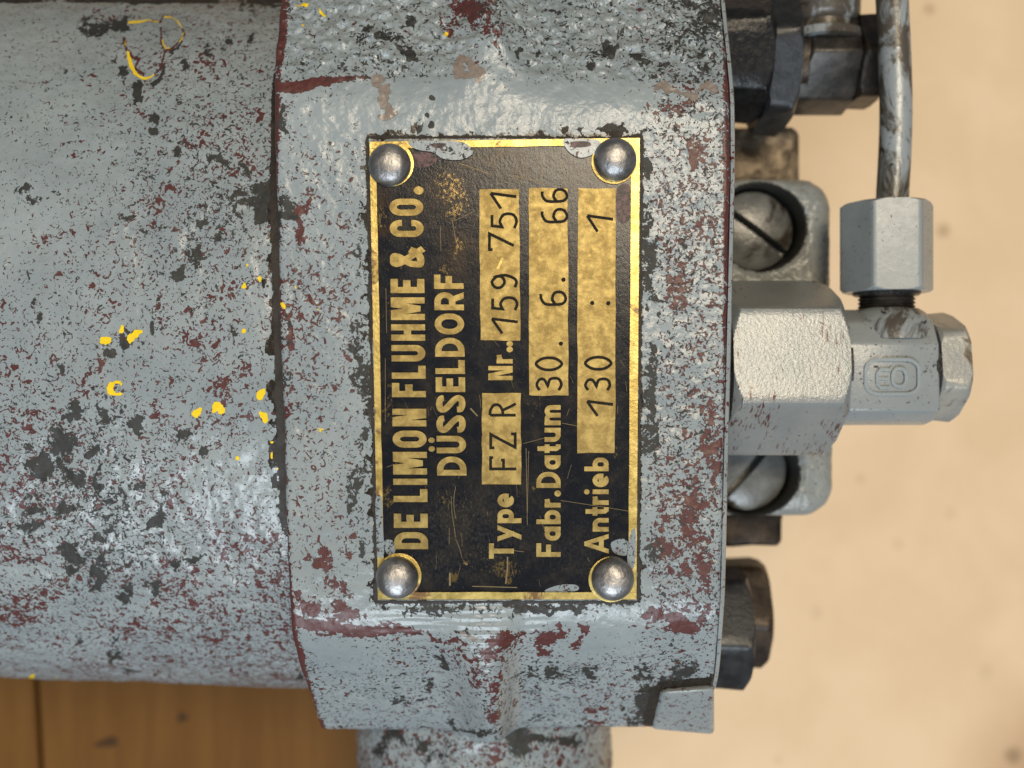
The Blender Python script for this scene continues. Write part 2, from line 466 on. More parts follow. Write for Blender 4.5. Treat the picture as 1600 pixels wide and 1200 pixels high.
def polyline(px, py, pts, w, seed=0, jitter=6):
    """0..1 falling off from a polyline; w list or number (half width)"""
    out = np.zeros_like(px)
    jx = (fbm(px / 9, py / 9, seed) - 0.5) * jitter; jy = (fbm(px / 9 + 9, py / 9, seed + 1) - 0.5) * jitter
    for i in range(len(pts) - 1):
        (x0, y0), (x1, y1) = pts[i], pts[i + 1]
        near = (px > min(x0, x1) - 40) & (px < max(x0, x1) + 40) & (py > min(y0, y1) - 40) & (py < max(y0, y1) + 40)
        if not near.any(): continue
        X = px[near] + jx[near]; Y = py[near] + jy[near]
        dx, dy = x1 - x0, y1 - y0
        t = np.clip(((X - x0) * dx + (Y - y0) * dy) / (dx * dx + dy * dy), 0, 1)
        dd = np.hypot(X - x0 - t * dx, Y - y0 - t * dy)
        ww = w if not isinstance(w, (list, tuple)) else w[i] + (w[i + 1] - w[i]) * t
        out[near] = np.maximum(out[near], np.clip(1 - dd / (2 * ww), 0, 1))
    return out

# ---- barrel -----------------------------------------------------------------
BN = 2.25; BB = (ZT - 0.42) / 2; BZ = -0.42 - BB
def superell(t, a, b, n):
    s, c = np.sin(t), np.cos(t)
    return a * np.sign(s) * np.abs(s) ** (2 / n), b * np.sign(c) * np.abs(c) ** (2 / n)
tt = np.linspace(-math.pi, math.pi, 2001)
ba, byc = 6.6, 0.7
for _ in range(40):
    yy, zz = superell(tt, ba, BB, BN)
    pr = (yy + byc) * D / (D - (zz + BZ))
    hi, lo = pr.max(), pr.min()
    ba += ((5.99 - lo_t) if False else ((6.16 - hi) + (lo + 4.70)) * 0.5)
    byc += ((6.16 - hi) - (lo + 4.70)) * 0.5 * 1.0
NX = 250
tv = np.concatenate([np.linspace(-2.0, 2.0, 680), np.linspace(2.0, 2 * math.pi - 2.0, 50)[1:-1]])
xv = np.concatenate([np.linspace(-15.0, -11.6, 12), np.linspace(-11.5, -8.6, 70), np.linspace(-8.58, -3.45, NX)])
T, X = np.meshgrid(tv, xv)            # rows x
yy, zz = superell(T, ba, BB, BN)
Y = yy + byc - 0.035 * (X + 5.8); Z = zz + BZ
V = np.stack([X, Y, Z], -1).reshape(-1, 3)
px, py = plan(V)
nrm_y = np.sin(T).ravel(); nrm_z = np.cos(T).ravel()
lump = (fbm(V[:, 0] * 1.2, T.ravel() * 7, 3) - 0.5) * 0.10 + (fbm(V[:, 0] * 6, T.ravel() * 36, 9) - 0.5) * 0.020
low = sstep(560, 760, py)
lump = lump + low * (fbm(V[:, 0] * 4.5, T.ravel() * 27, 21) - 0.5) * 0.05
V[:, 1] += nrm_y * lump; V[:, 2] += nrm_z * lump
V[:, 2] = np.maximum(V[:, 2], -ZT + 0.002)
big = fbm(px / 150, py / 150, 40)
red = 0.265 + 0.035 * sstep(250, 600, py) + 0.07 * sstep(800, 1000, py) + 0.16 * (big - 0.5)
red -= 0.06 * sstep(260, 40, px) * sstep(620, 420, py)
red = np.maximum(red, blobs(px, py, [
    (165, 26, 60, 12, -5, .42), (262, 140, 10, 12, 0, .5), (300, 225, 34, 24, 25, .44), (250, 240, 10, 14, 0, .5),
    (70, 372, 34, 16, 10, .42), (250, 310, 16, 14, 0, .45), (230, 350, 22, 16, 0, .42), (165, 500, 40, 40, 0, .38),
    (245, 470, 14, 18, 0, .55), (345, 465, 50, 22, -25, .46), (300, 525, 70, 28, 15, .46), (260, 600, 26, 16, 20, .46),
    (345, 605, 50, 26, 18, .50), (330, 560, 40, 20, 0, .42), (385, 575, 14, 16, 0, .5), (160, 575, 12, 14, 0, .5),
    (40, 600, 30, 12, 0, .44), (35, 870, 70, 30, 10, .47), (70, 930, 90, 40, -20, .50), (30, 960, 50, 40, 0, .5),
    (205, 985, 24, 34, 25, .55), (260, 990, 50, 14, -8, .52), (330, 1000, 18, 24, 0, .5), (360, 1030, 14, 30, 0, .48),
    (390, 995, 18, 20, 0, .5), (90, 1010, 60, 20, 0, .42), (260, 880, 60, 26, 0, .40), (350, 860, 46, 30, -20, .42),
    (410, 740, 22, 12, 0, .46), (130, 880, 40, 26, 0, .42), (240, 1035, 60, 12, 0, .45),
    (330, 200, 20, 12, 0, .42), (405, 182, 6, 10, 0, .8), (345, 180, 14, 14, 0, .45)], 60))
dark = 0.235 + 0.11 * blobs(px, py, [(130, 760, 190, 190, 0, 1), (330, 300, 150, 200, 20, .9)], 66) + 0.08 * (big - .5)
dark = np.maximum(dark, blobs(px, py, [
    (155, 48, 42, 19, 0, .80), (190, 42, 14, 16, 0, 1.0), (192, 113, 12, 16, -20, .9), (210, 145, 13, 24, 5, .85), (250, 115, 26, 7, -42, .9),
    (290, 98, 11, 15, 10, .75), (285, 70, 20, 6, -50, .7), (328, 82, 8, 12, 0, .8), (358, 65, 6, 7, 0, 1), (390, 64, 7, 11, 20, .9),
    (180, 90, 8, 7, 0, .6), (240, 180, 11, 12, 0, .8), (238, 202, 9, 9, 0, .8), (280, 235, 12, 10, 0, .75),
    (342, 252, 28, 8, 20, .80), (385, 262, 24, 12, 15, .85), (400, 300, 30, 40, 0, .66), (415, 335, 24, 18, 0, .85), (376, 330, 8, 30, 0, .7),
    (315, 345, 16, 14, 0, .75), (305, 400, 13, 30, 0, .68), (345, 370, 9, 12, 0, .7), (270, 300, 8, 22, 0, .55), (196, 333, 20, 12, 0, .62),
    (50, 310, 16, 22, 50, .55), (40, 290, 22, 10, 0, .55), (280, 426, 9, 13, 0, 1), (96, 305, 20, 10, 0, .5), (120, 235, 26, 10, 20, .5),
    (195, 530, 13, 18, 0, .95), (62, 498, 9, 10, 0, .7), (52, 470, 5, 8, 0, .7), (240, 515, 8, 18, 0, .75), (165, 555, 16, 20, 0, .55),
    (100, 580, 10, 14, 0, .7), (365, 515, 12, 14, 0, .7),
    (95, 690, 36, 34, 30, .80), (115, 640, 16, 30, 20, .75), (160, 640, 12, 24, 0, .7), (215, 665, 11, 18, 0, .8), (145, 706, 14, 12, 0, .75),
    (65, 735, 30, 30, 30, .72), (110, 745, 30, 34, 0, .66), (155, 755, 10, 30, 0, .85), (280, 680, 18, 12, 20, .75), (318, 703, 14, 8, 0, .85),
    (215, 762, 16, 14, 0, .8), (260, 765, 12, 10, 0, .75), (60, 790, 30, 24, 0, .72), (100, 800, 26, 20, 0, .72), (252, 800, 14, 34, 0, .75),
    (165, 840, 14, 24, 0, .80), (120, 865, 26, 24, 20, .80), (115, 890, 14, 14, 0, .85), (150, 905, 16, 26, 10, .85), (165, 875, 9, 20, 0, .85),
    (195, 925, 12, 34, 0, .75), (240, 913, 16, 14, 0, .72), (45, 830, 24, 20, 0, .7), (240, 820, 18, 14, 0, .85), (275, 885, 14, 8, 0, .8),
    (178, 1010, 7, 24, 0, .8), (200, 1050, 22, 7, 30, .7), (130, 1005, 16, 12, 0, .5), (300, 875, 26, 6, -15, .7),
    (465, 1060, 10, 6, 0, 1), (340, 5, 20, 10, 0, .8), (210, 4, 14, 8, 0, .8), (430, 6, 60, 7, 0, .8), (380, 12, 8, 10, 0, .8), (410, 310, 26, 50, 0, .8), (375, 300, 20, 14, 30, .7), (300, 300, 60, 80, 0, .34), (140, 700, 120, 70, 0, .36), (180, 880, 110, 70, 0, .36)], 71))
# greasy seam where the barrel meets the housing, and brushed streaks by it
edge = np.interp(py, [0, 140, 300, 500, 800, 940, 1000, 1080, 1130], [440, 427, 425, 431, 441, 449, 458, 478, 498])
sd = edge - px
dark = np.maximum(dark, (0.95 * sstep(5.5, 1, sd - 14 * sstep(.50, .70, fbm(px / 30, py / 30, 93)) * sstep(250, 420, py)) * sstep(60, 200, py) * (1 - .75 * sstep(800, 860, py)) + 0.25 * sstep(30, 5, sd) * sstep(300, 460, py) * sstep(800, 700, py)))
streak = fbm(px / 5.0, py / 60, 90)
dark = np.maximum(dark, sstep(48, 8, sd) * sstep(780, 860, py) * sstep(1010, 930, py) * (0.28 + 0.5 * (streak - .5)))
dark = np.maximum(dark, 0.85 * sstep(7, 2, py) * (fbm(px / 40, py * 0, 91) > 0.45))
yel = np.zeros_like(px)
def yl(pts, w): 
    global yel
    yel = np.maximum(yel, polyline(px, py, [(a / 2.857, b / 2.857) for a, b in pts], w, 3, 3))
yl([(575, 100), (600, 97), (625, 96), (665, 88)], [1.8, 2.6, 2.0, 1.0])
yl([(668, 88), (705, 92)], 0.9)
yl([(735, 72), (745, 72), (770, 76), (795, 98), (812, 125)], [1.2, 1.4, .9, 1.3, 1.0])
yl([(820, 150), (818, 170), (800, 190)], 0.9)
yl([(725, 180), (730, 200), (742, 222), (760, 220)], [1.2, 1.6, 1.2, .6])
yl([(556, 178), (562, 205)], 0.7)
yl([(568, 225), (578, 262), (585, 295), (600, 322), (622, 340), (645, 351), (672, 346), (692, 332)], [1.5, 2.8, 3.0, 2.6, 2.0, 2.6, 1.6, .8])
crk = np.zeros_like(px)
for pts, w in (([(670, 88), (718, 95), (725, 70), (745, 68)], .8), ([(815, 125), (823, 160), (800, 190), (770, 218), (740, 235), (722, 195), (718, 120)], 1.3),
               ([(552, 165), (562, 215), (590, 250), (620, 265), (600, 300), (640, 335)], 1.5), ([(690, 335), (715, 305), (738, 240)], 1.0)):
    crk = np.maximum(crk, polyline(px, py, [(a / 2.857, b / 2.857) for a, b in pts], w, 5, 3))
red = np.maximum(red, sstep(.3, .55, crk))
yel = np.maximum(yel, blobs(px, py, [(161, 534, 10, 7.5, 0, 1), (191, 515, 7, 4, 10, 1), (213, 523, 8, 12, 35, 1), (405, 437, 5, 5, 0, 1), (380, 449, 5.5, 5, 0, 1),
    (383, 515, 6, 6, 0, 1), (304, 645, 11, 8, 0, 1), (338, 641, 9, 11, 15, 1), (407, 617, 8.5, 9, 0, 1), (413, 651, 14, 9, 28, 1), (374, 717, 6.5, 4, 0, 1),
    (424, 690, 3, 6, 0, .8), (424, 712, 3, 6, 0, .8), (386, 416, 3, 2.5, 0, 1), (48, 1056, 6, 4, 0, .9), (92, 1056, 5, 2, 0, .6), (433, 732, 3, 3, 0, .8)], 80, 1.15, .55))
ang = np.arctan2(py - 607, px - 183); rr = np.hypot((px - 183) / 1.15, py - 607)
ring = np.clip(1 - np.abs(rr - 9.5) / np.where(np.abs(ang) < 2.2, 5.0, 9.0), 0, 1) * (np.abs(ang) > 0.55)
yel = np.maximum(yel, ring)
hole = np.maximum(sstep(1.2, .4, np.hypot(px - 385, py - 516) / 2.3), 0)
yel = yel * (1 - hole)
wear = np.stack([np.clip(red, 0, 1), np.clip(dark, 0, 1), yel, np.zeros_like(px)], -1)
F = grid_faces(len(xv), len(tv), True); nT = len(tv)
F.append([k for k in range(nT)])
F.append([(len(xv) - 1) * nT + k for k in range(nT)])
grime_gap = 0.85 * sstep(7, 0, sd - 16 * sstep(.48, .66, fbm(px / 24, py / 34, 97)) * sstep(250, 400, py)) * sstep(40, 160, py) * (1 - .7 * sstep(760, 840, py)) + 0.5 * sstep(8, 2, py)
barrel = mesh_obj("barrel", V, F, M['worn'], pump, 50, wear, grime=grime_gap)
barrel["label"] = "chipped grey cylindrical barrel with yellow paint flecks"

# ---- gear housing -----------------------------------------------------------
def house_z(x, y, rough=True):
    cut = np.exp(-((x + 0.28) / 0.50) ** 2)
    yb = 3.80 + 0.62 * np.exp(-((x + 0.42) / 0.55) ** 2) * sstep(0.25, -0.25, x) + 0.10 * sstep(-1.0, -2.6, x)
    yt = 4.62 + 0.40 * np.exp(-((x + 0.40) / 0.42) ** 2) - 0.10 * sstep(0.0, 1.4, x)
    def sp(t, w): return w * np.logaddexp(0, t / w)
    lo = sp(-y - yb, 0.20); up = sp(y - yt, 0.16)
    z = -1.0 * lo - 0.42 * up
    # cast rib running down both slopes
    slope = sstep(0.1, 0.9, lo + up * 1.4)
    z = z + slope * (0.20 * np.exp(-((x + 0.30) / 0.34) ** 2) + 0.06 * np.exp(-((x + 2.2) / 0.6) ** 2))
    # rounded outer edges
    if rough:
        z = z + (fbm(x * 0.9 + 3, y * 0.9, 12) - .5) * 0.05
        rgh = 0.010 + 0.055 * slope * sstep(3.0, 5.0, y) + 0.020 * slope + 0.005 * sstep(1.8, 2.6, x) + 0.004 * sstep(-2.4, -2.9, x)
        z = z + (fbm(x * 7, y * 7, 31) - .5) * rgh * 1.8
        # brush ripples beside the plate
        z = z + 0.006 * np.sin(y * 48 + 3 * fbm(x * 2, y * 2, 5)) * sstep(-3.0, -3.5, y) * (1 - slope) * sstep(-2.4, -1.6, x) * sstep(0.8, 0.2, x)
    return z
def xl(y): return -3.75 + (4.6 - y) * 0.03125
def xr(y): return 3.35 + 0.024 * np.minimum(y, 3.2) + 0.17 * sstep(-3.6, -5.2, y)
NU, NV = 360, 640
ys = np.linspace(8.0, -6.20, NV)
us = np.linspace(0, 1, NU)
U, Yg = np.meshgrid(us, ys)
wig = (fbm(Yg * 1.5, Yg * 0 + 2, 44) - .5) * 0.05
XL = xl(Yg) + wig; XR = xr(Yg) + (fbm(Yg * 2, Yg * 0 + 7, 45) - .5) * 0.025
Xg = XL + (XR - XL) * U
Zg = house_z(Xg, Yg)
el = (Xg - XL); er = (XR - Xg); eb = Yg + 6.20
for e, r in ((el, 0.10), (er, 0.09), (eb, 0.14)):
    Zg = Zg - np.where(e < r, r - np.sqrt(np.maximum(r * r - (r - e) ** 2, 0)), 0)
# add skirts
def ext(A, b, row): return np.concatenate([A, b], 0)
Xs = np.concatenate([Xg, Xg[-1:], Xg[-1:]], 0); Ys = np.concatenate([Yg, Yg[-1:] - .01, Yg[-1:] - 0.0], 0)
Zs = np.concatenate([Zg, Zg[-1:] - 0.5, np.full_like(Zg[-1:], -11.0)], 0)
Xs = np.concatenate([Xs[:, :1], Xs, Xs[:, -1:]], 1); Ys = np.concatenate([Ys[:, :1], Ys, Ys[:, -1:]], 1)
Zs = np.concatenate([np.full_like(Zs[:, :1], -11.0), Zs, np.full_like(Zs[:, -1:], -11.0)], 1)
V = np.stack([Xs, Ys, Zs], -1).reshape(-1, 3)
px, py = plan(V)
big = fbm(px / 120, py / 120, 140)
flatz = sstep(130, 150, py) * sstep(985, 965, py)
right = sstep(995, 1040, px)
left = sstep(575, 540, px)
red = 0.16 + 0.19 * right + 0.14 * left * flatz + 0.14 * (big - .5)
red = np.where(py < 130, 0.20 + 0.04 * right, red); red = np.where(py > 985, 0.27 + .10 * (big - .5), red)
clean = np.maximum(blobs(px, py, [(720, 170, 190, 48, 0, 1), (880, 160, 130, 36, 0, 1), (510, 185, 50, 40, 0, .8), (520, 1020, 90, 25, 10, .7), (930, 1000, 70, 26, 0, .7)], 150), 0)
red = red * (1 - 0.85 * clean)
red = np.maximum(red, blobs(px, py, [
    (745, 15, 44, 34, 0, .80), (690, 30, 26, 26, 20, .46), (785, 60, 8, 50, 0, .6), (770, 45, 40, 10, 0, .62),
    (705, 45, 12, 26, 0, .55), (465, 350, 14, 50, 0, .75), (478, 320, 8, 30, 0, .8), (455, 520, 12, 60, 0, .66), (455, 600, 10, 50, 0, .6), (480, 300, 16, 12, 0, .6),
    (512, 880, 24, 26, 0, .80), (530, 915, 34, 16, -10, .62), (548, 850, 20, 40, 0, .5), (480, 945, 34, 22, 10, .78), (535, 955, 36, 16, 0, .66),
    (505, 450, 30, 20, 10, .46), (540, 600, 14, 60, 0, .44), (500, 760, 26, 30, 0, .42), (545, 560, 10, 14, 0, .6), (500, 640, 14, 20, 0, .5),
    (1060, 430, 34, 110, 0, .56), (1080, 800, 36, 120, 4, .60), (1100, 880, 22, 70, 0, .68), (1060, 890, 24, 30, 0, .66), (1050, 170, 60, 24, 0, .62), (1085, 235, 12, 60, 0, .6),
    (1110, 700, 18, 120, 0, .6), (1040, 860, 30, 20, 0, .6),
    (1060, 975, 56, 13, 4, .85), (1105, 960, 16, 30, 0, .72), (1020, 960, 24, 14, 0, .66), (865, 993, 32, 13, -8, .82), (850, 1015, 12, 20, 0, .7), (915, 985, 14, 18, 0, .66),
    (785, 1005, 50, 16, -18, .80), (775, 1030, 34, 14, 0, .60), (770, 1085, 16, 60, 0, .56), (780, 1110, 14, 36, 0, .62), (745, 1060, 40, 16, 20, .48),
    (925, 1125, 30, 22, 40, .60), (900, 1000, 10, 20, 0, .5), (560, 985, 90, 7, 3, .7), (620, 985, 60, 8, 4, .66), (700, 1000, 60, 8, 14, .58), (740, 1035, 50, 7, 30, .55),
    (640, 1040, 120, 40, 0, .33), (455, 1000, 12, 20, 0, .6)], 160))
red = np.maximum(red, .95 * sstep(.25, .6, polyline(px, py, [(440, 138), (470, 134), (500, 128), (530, 124)], [8, 9, 7, 4], 8, 9)))
red = np.maximum(red, .75 * sstep(.25, .6, polyline(px, py, [(530, 124), (575, 120)], 3, 9, 9)))
red = np.maximum(red, .8 * sstep(.25, .6, polyline(px, py, [(448, 965), (480, 975), (560, 984), (640, 984)], [8, 8, 6, 4], 9, 9)))
edgeL = np.interp(py, [0, 140, 300, 500, 800, 940, 1000, 1080, 1130], [445, 429, 426, 431, 441, 450, 460, 480, 500])
red = np.maximum(red, .72 * sstep(16, 3, px - edgeL)); red = np.maximum(red, .62 * sstep(1124, 1134, px) * sstep(1000, 900, py))
dark = 0.13 + 0.18 * right * flatz + 0.08 * left * flatz + 0.05 * (big - .5)
dark = np.where(py < 130, 0.30 + .10 * right, dark); dark = np.where(py > 985, 0.28, dark)
dark = dark * (1 - 0.85 * clean)
dark = np.maximum(dark, blobs(px, py, [
    (610, 60, 50, 26, 20, .52), (630, 80, 26, 12, 20, .70), (560, 50, 30, 30, 0, .42), (480, 30, 40, 20, 0, .40), (640, 35, 20, 14, 0, .6), (575, 40, 10, 8, 0, .7), (490, 75, 30, 20, 0, .42),
    (955, 75, 16, 14, 0, .75), (960, 85, 8, 10, 0, .8), (1005, 88, 24, 8, -8, .75), (1040, 100, 26, 12, 0, .6), (870, 22, 22, 9, 0, .75), (810, 82, 10, 6, 0, .85), (840, 85, 8, 5, 0, .7),
    (925, 107, 10, 8, -30, 1), (965, 52, 14, 5, 10, .7), (1090, 40, 40, 40, 0, .55), (1110, 30, 24, 30, 0, .6), (1095, 100, 30, 26, 0, .5), (880, 200, 9, 10, 0, 1), (855, 60, 10, 6, 0, .6),
    (674, 195, 7, 7, 0, 1), (675, 153, 7, 5, 20, 1), (667, 181, 4, 5, 0, .9), (652, 198, 5, 12, 20, .9),
    (955, 203, 30, 11, 0, .85), (1000, 200, 30, 10, 0, .5), (905, 210, 40, 6, 0, .6),
    (436, 180, 7, 34, 0, .95), (445, 195, 8, 20, 0, .8), (438, 340, 12, 50, 0, .68), (448, 330, 20, 26, 0, .75), (443, 520, 14, 40, 0, .60), (455, 600, 10, 30, 0, .5),
    (560, 400, 12, 60, 0, .60), (562, 560, 16, 90, 0, .60), (560, 760, 22, 90, 0, .52), (575, 640, 12, 130, 0, .64), (575, 450, 10, 80, 0, .66), (572, 850, 14, 60, 0, .5),
    (1012, 400, 16, 120, 0, .60), (1015, 640, 20, 140, 0, .62), (1020, 850, 20, 60, 0, .56), (1010, 260, 9, 40, 0, .7),
    (710, 955, 130, 8, 0, .66), (850, 950, 90, 8, 0, .82), (960, 950, 50, 8, 0, .70), (660, 945, 70, 6, 0, .7), (810, 952, 12, 14, 0, .9), (720, 990, 30, 6, 0, .66), (1038, 928, 5, 5, 0, 1),
    (1010, 1095, 24, 46, 18, .92), (1060, 1055, 46, 16, -12, .78), (1075, 1040, 36, 20, 0, .56), (1005, 1055, 24, 12, 0, .72), (1020, 1130, 16, 20, 0, .9), (985, 1120, 24, 26, 0, .56),
    (690, 1040, 30, 16, 35, .66), (675, 1070, 26, 12, 20, .60), (630, 1090, 36, 12, 10, .52), (665, 1095, 24, 8, 0, .60), (925, 1052, 18, 14, 0, .72), (860, 1050, 14, 18, 0, .58),
    (835, 1085, 22, 20, 0, .44), (820, 1050, 30, 40, 0, .40), (835, 1125, 20, 14, 0, .5), (700, 1140, 120, 5, 0, .7), (880, 1146, 130, 5, 0, .7), (900, 1060, 120, 50, 0, .36)], 170))
# grime packed against the plate's rim
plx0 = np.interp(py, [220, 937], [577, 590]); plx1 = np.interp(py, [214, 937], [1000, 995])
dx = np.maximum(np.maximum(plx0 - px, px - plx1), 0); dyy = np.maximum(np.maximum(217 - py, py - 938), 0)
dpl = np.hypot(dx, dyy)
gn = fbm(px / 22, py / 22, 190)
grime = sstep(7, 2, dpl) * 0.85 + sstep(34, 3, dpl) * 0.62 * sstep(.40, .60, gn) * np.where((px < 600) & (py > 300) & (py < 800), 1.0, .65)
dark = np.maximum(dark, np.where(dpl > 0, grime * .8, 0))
grime_gap = np.where(dpl > 0, sstep(9, 1, dpl) * .8 + sstep(42, 4, dpl) * np.where((px < 620) & (py > 260), .62, .40) * sstep(.36, .62, fbm(px / 16, py / 16, 191)), 0)
grime_gap = np.maximum(grime_gap, sstep(.2, .6, polyline(px, py, [(1010, 1146), (1024, 1082), (1036, 1072), (1112, 1066)], 7, 77, 4)))  # shade of the crevice round the lug painted in as black
grime_gap = np.maximum(grime_gap, blobs(px, py, [(880, 208, 12, 14, 0, .9), (960, 204, 34, 12, 0, .6), (650, 200, 10, 14, 20, .7), (610, 210, 30, 8, -15, .8), (850, 950, 120, 10, 0, .62), (1020, 1075, 30, 9, -12, .8), (1020, 1100, 9, 40, 12, .9), (1060, 1076, 46, 7, 0, 1), (1110, 1065, 10, 16, 0, 1)], 192))  # grime spots, and more of the painted crevice by the lug
bare = blobs(px, py, [(592, 125, 12, 14, 20, 1), (598, 150, 12, 16, 0, 1), (606, 172, 12, 18, 0, 1), (598, 185, 13, 7, 0, 1), (722, 108, 20, 13, 0, 1), (742, 116, 14, 10, 0, 1),
                      (1045, 140, 26, 12, 0, .9), (1080, 140, 30, 8, 0, .8), (1110, 135, 14, 12, 0, .8), (738, 990, 26, 5, -6, .9)], 195, 1.15, .55)
yel = blobs(px, py, [(698, 53, 4.5, 5, 0, 1), (475, 8, 12, 3, 0, .7), (505, 16, 10, 3, 40, .7), (473, 40, 3, 3, 0, .7), (500, 670, 10, 5, 0, .5), (440, 478, 5, 8, 0, .6), (495, 482, 8, 3, 20, .5), (463, 450, 3, 4, 0, .6)], 198, 1.15, .55)
wear = np.stack([np.clip(red, 0, 1), np.clip(dark, 0, 1), yel, bare], -1)
nr, nc = Xs.shape
F = grid_faces(nr, nc)
housing = mesh_obj("gear_housing", V, F, M['worn'], pump, 60, wear, grime=grime_gap)
housing["label"] = "cast housing block with sloped faces, grey paint worn to maroon primer"

# ---- cover plate seen as a thin strip along the right edge -------------------
yc_ = np.linspace(8.0, -5.2, 200)
rows = []
prof = [(0.003, -0.9), (0.003, -0.05), (0.05, -0.03), (0.06, -0.05), (0.08, -0.11), (0.085, -0.2), (0.085, -9.0)]
for y in yc_:
    b = float(xr(np.array(y))); zz0 = float(house_z(np.array([2.9]), np.array([y]), False)[0])
    rows += [(b + dx_, y, (zz0 if dz_ > -5 else 0) + dz_) for dx_, dz_ in prof]
mesh_obj("cover_plate", rows, grid_faces(len(yc_), len(prof)), M['paint_lug'], pump, 50)

# ---- lug at the lower corner --------------------------------------------------
q = [P(1034, 1082, -1.25), P(1118, 1076, -1.15), P(1118, 1150, -2.45), P(1016, 1141, -2.40)]
bevel_box("cover_lug", q[::-1], 1.0, 0.11, M['paint_lug'], pump, 4, push=(0, 0.25, -1.3))

# ---- outlet boss below ---------------------------------------------------------
ph = np.linspace(-math.pi, math.pi, 260, endpoint=False)
st = []
for s in np.linspace(0, 3.6, 120):
    r = 2.60 + (fbm(np.full_like(ph, s * 1.5), ph * 4, 55) - .5) * 0.10 + 0.09 * sstep(-0.10, -0.02, -ph * 0 + np.sin(ph) * 0 - (ph - 0.18))
    r = r + (fbm(np.full_like(ph, s * 6), ph * 16, 56) - .5) * 0.06
    st.append((s, r))
V, F = axial((-0.62, -5.9, -5.55), (0, -1, 0), st, ph)
px, py = plan(V)
red = 0.34 + 0 * px; dark = 0.26 + 0 * px
dark = np.maximum(dark, blobs(px, py, [(620, 1152, 40, 18, 10, .66), (660, 1158, 40, 12, 0, .72), (600, 1165, 20, 20, 0, .6), (805, 1160, 26, 40, 0, .85), (840, 1152, 40, 14, 0, .80), (880, 1152, 40, 10, 0, .75), (690, 1180, 50, 16, 0, .5)], 201))
red = np.maximum(red, blobs(px, py, [(770, 1190, 24, 16, 0, .7), (770, 1155, 16, 30, 0, .6), (900, 1180, 40, 30, 0, .45)], 203))
wear = np.stack([red, dark, 0 * px, 0 * px], -1)
mesh_obj("outlet_boss", V, F, M['worn'], pump, 50, wear)

# ------------------------------------------------------------------ nameplate
# plate coordinates: u 0..1 left->right in the photo, v 0..1 bottom->top, from four corners
C00, C10, C11, C01 = (590, 937), (995, 937), (1000, 215), (577, 221)
def plate_px(u, v):
    return tuple((1 - u) * (1 - v) * C00[i] + u * (1 - v) * C10[i] + u * v * C11[i] + (1 - u) * v * C01[i] for i in (0, 1))
ZB = 0.075   # plate face above the housing face
pc = [P(*c, ZB) for c in (C00, C10, C11, C01)]
plate = bevel_box("nameplate", [tuple(c) for c in pc], 0.12, 0.012, M['black_plate'], pump, 2)
plate["label"] = "black lacquered brass nameplate with raised brass lettering, lying on its side"

def lacquer_face():
    nu, nv = 110, 190
    uu, vv = np.meshgrid(np.linspace(.012, .988, nu), np.linspace(.008, .992, nv))
    X = np.zeros(uu.shape); Y = np.zeros(uu.shape)
    for i, A in ((0, X), (1, Y)):
        A += (1 - uu) * (1 - vv) * C00[i] + uu * (1 - vv) * C10[i] + uu * vv * C11[i] + (1 - uu) * vv * C01[i]
    k = (D - ZB - .0015) / D
    V = np.stack([(X - 800) / 100 * k, (600 - Y) / 100 * k, np.full(X.shape, ZB + .0015)], -1).reshape(-1, 3)
    x, y = X.ravel(), Y.ravel()
    gold = 0.10 + blobs(x, y, [(700, 290, 40, 36, 30, .48), (712, 330, 26, 30, 0, .50), (715, 385, 18, 22, 0, .55), (690, 420, 14, 20, 0, .42), (598, 335, 12, 40, 0, .46), (605, 620, 10, 60, 0, .40),
        (785, 890, 50, 18, 0, .46), (792, 905, 10, 24, 0, .66), (704, 905, 8, 14, 0, .75), (727, 881, 5, 5, 0, .9), (690, 775, 18, 22, 0, .46), (604, 775, 8, 26, 0, .5), (720, 560, 10, 30, 0, .42),
        (835, 640, 14, 24, 0, .42), (720, 800, 60, 60, 0, .26), (640, 400, 20, 60, 0, .22), (960, 700, 10, 30, 0, .35), (835, 765, 7, 7, 0, .6), (604, 460, 6, 80, 0, .32), (770, 880, 70, 40, 0, .28)], 301, 1.4, .1)
    brown = blobs(x, y, [(790, 258, 90, 34, 0, .9), (700, 300, 60, 60, 0, .5), (600, 340, 16, 60, 0, .9), (900, 275, 60, 30, 0, .4), (720, 380, 40, 60, 0, .6), (985, 300, 14, 80, 0, .5)], 305, 1.4, .1)
    dust = blobs(x, y, [(740, 820, 130, 80, 0, .6), (900, 860, 80, 60, 0, .4), (690, 880, 60, 40, 0, .6), (960, 600, 20, 200, 0, .4)], 307, 1.5, 0)
    wr = np.stack([gold, brown, dust, 0 * x], -1)
    return mesh_obj("lacquer_face", V, grid_faces(nv, nu), M['black_plate'], plate, 40, wr)
lacquer_face()

def sub(name, V, F, mat, angle=40, kind=None): 
    return mesh_obj(name, V, F, mat, plate, angle, kind=kind)

def slab(poly_px, z0, z1, top_inset=0.0):
    """raised flat piece over a polygon in photo pixels"""
    n = len(poly_px)
    V = [P(a, b, z0) for a, b in poly_px] + [P(a, b, z1) for a, b in poly_px]
    F = [[n + i for i in range(n)]] + [[i, (i + 1) % n, n + (i + 1) % n, n + i] for i in range(n)]
    return V, F

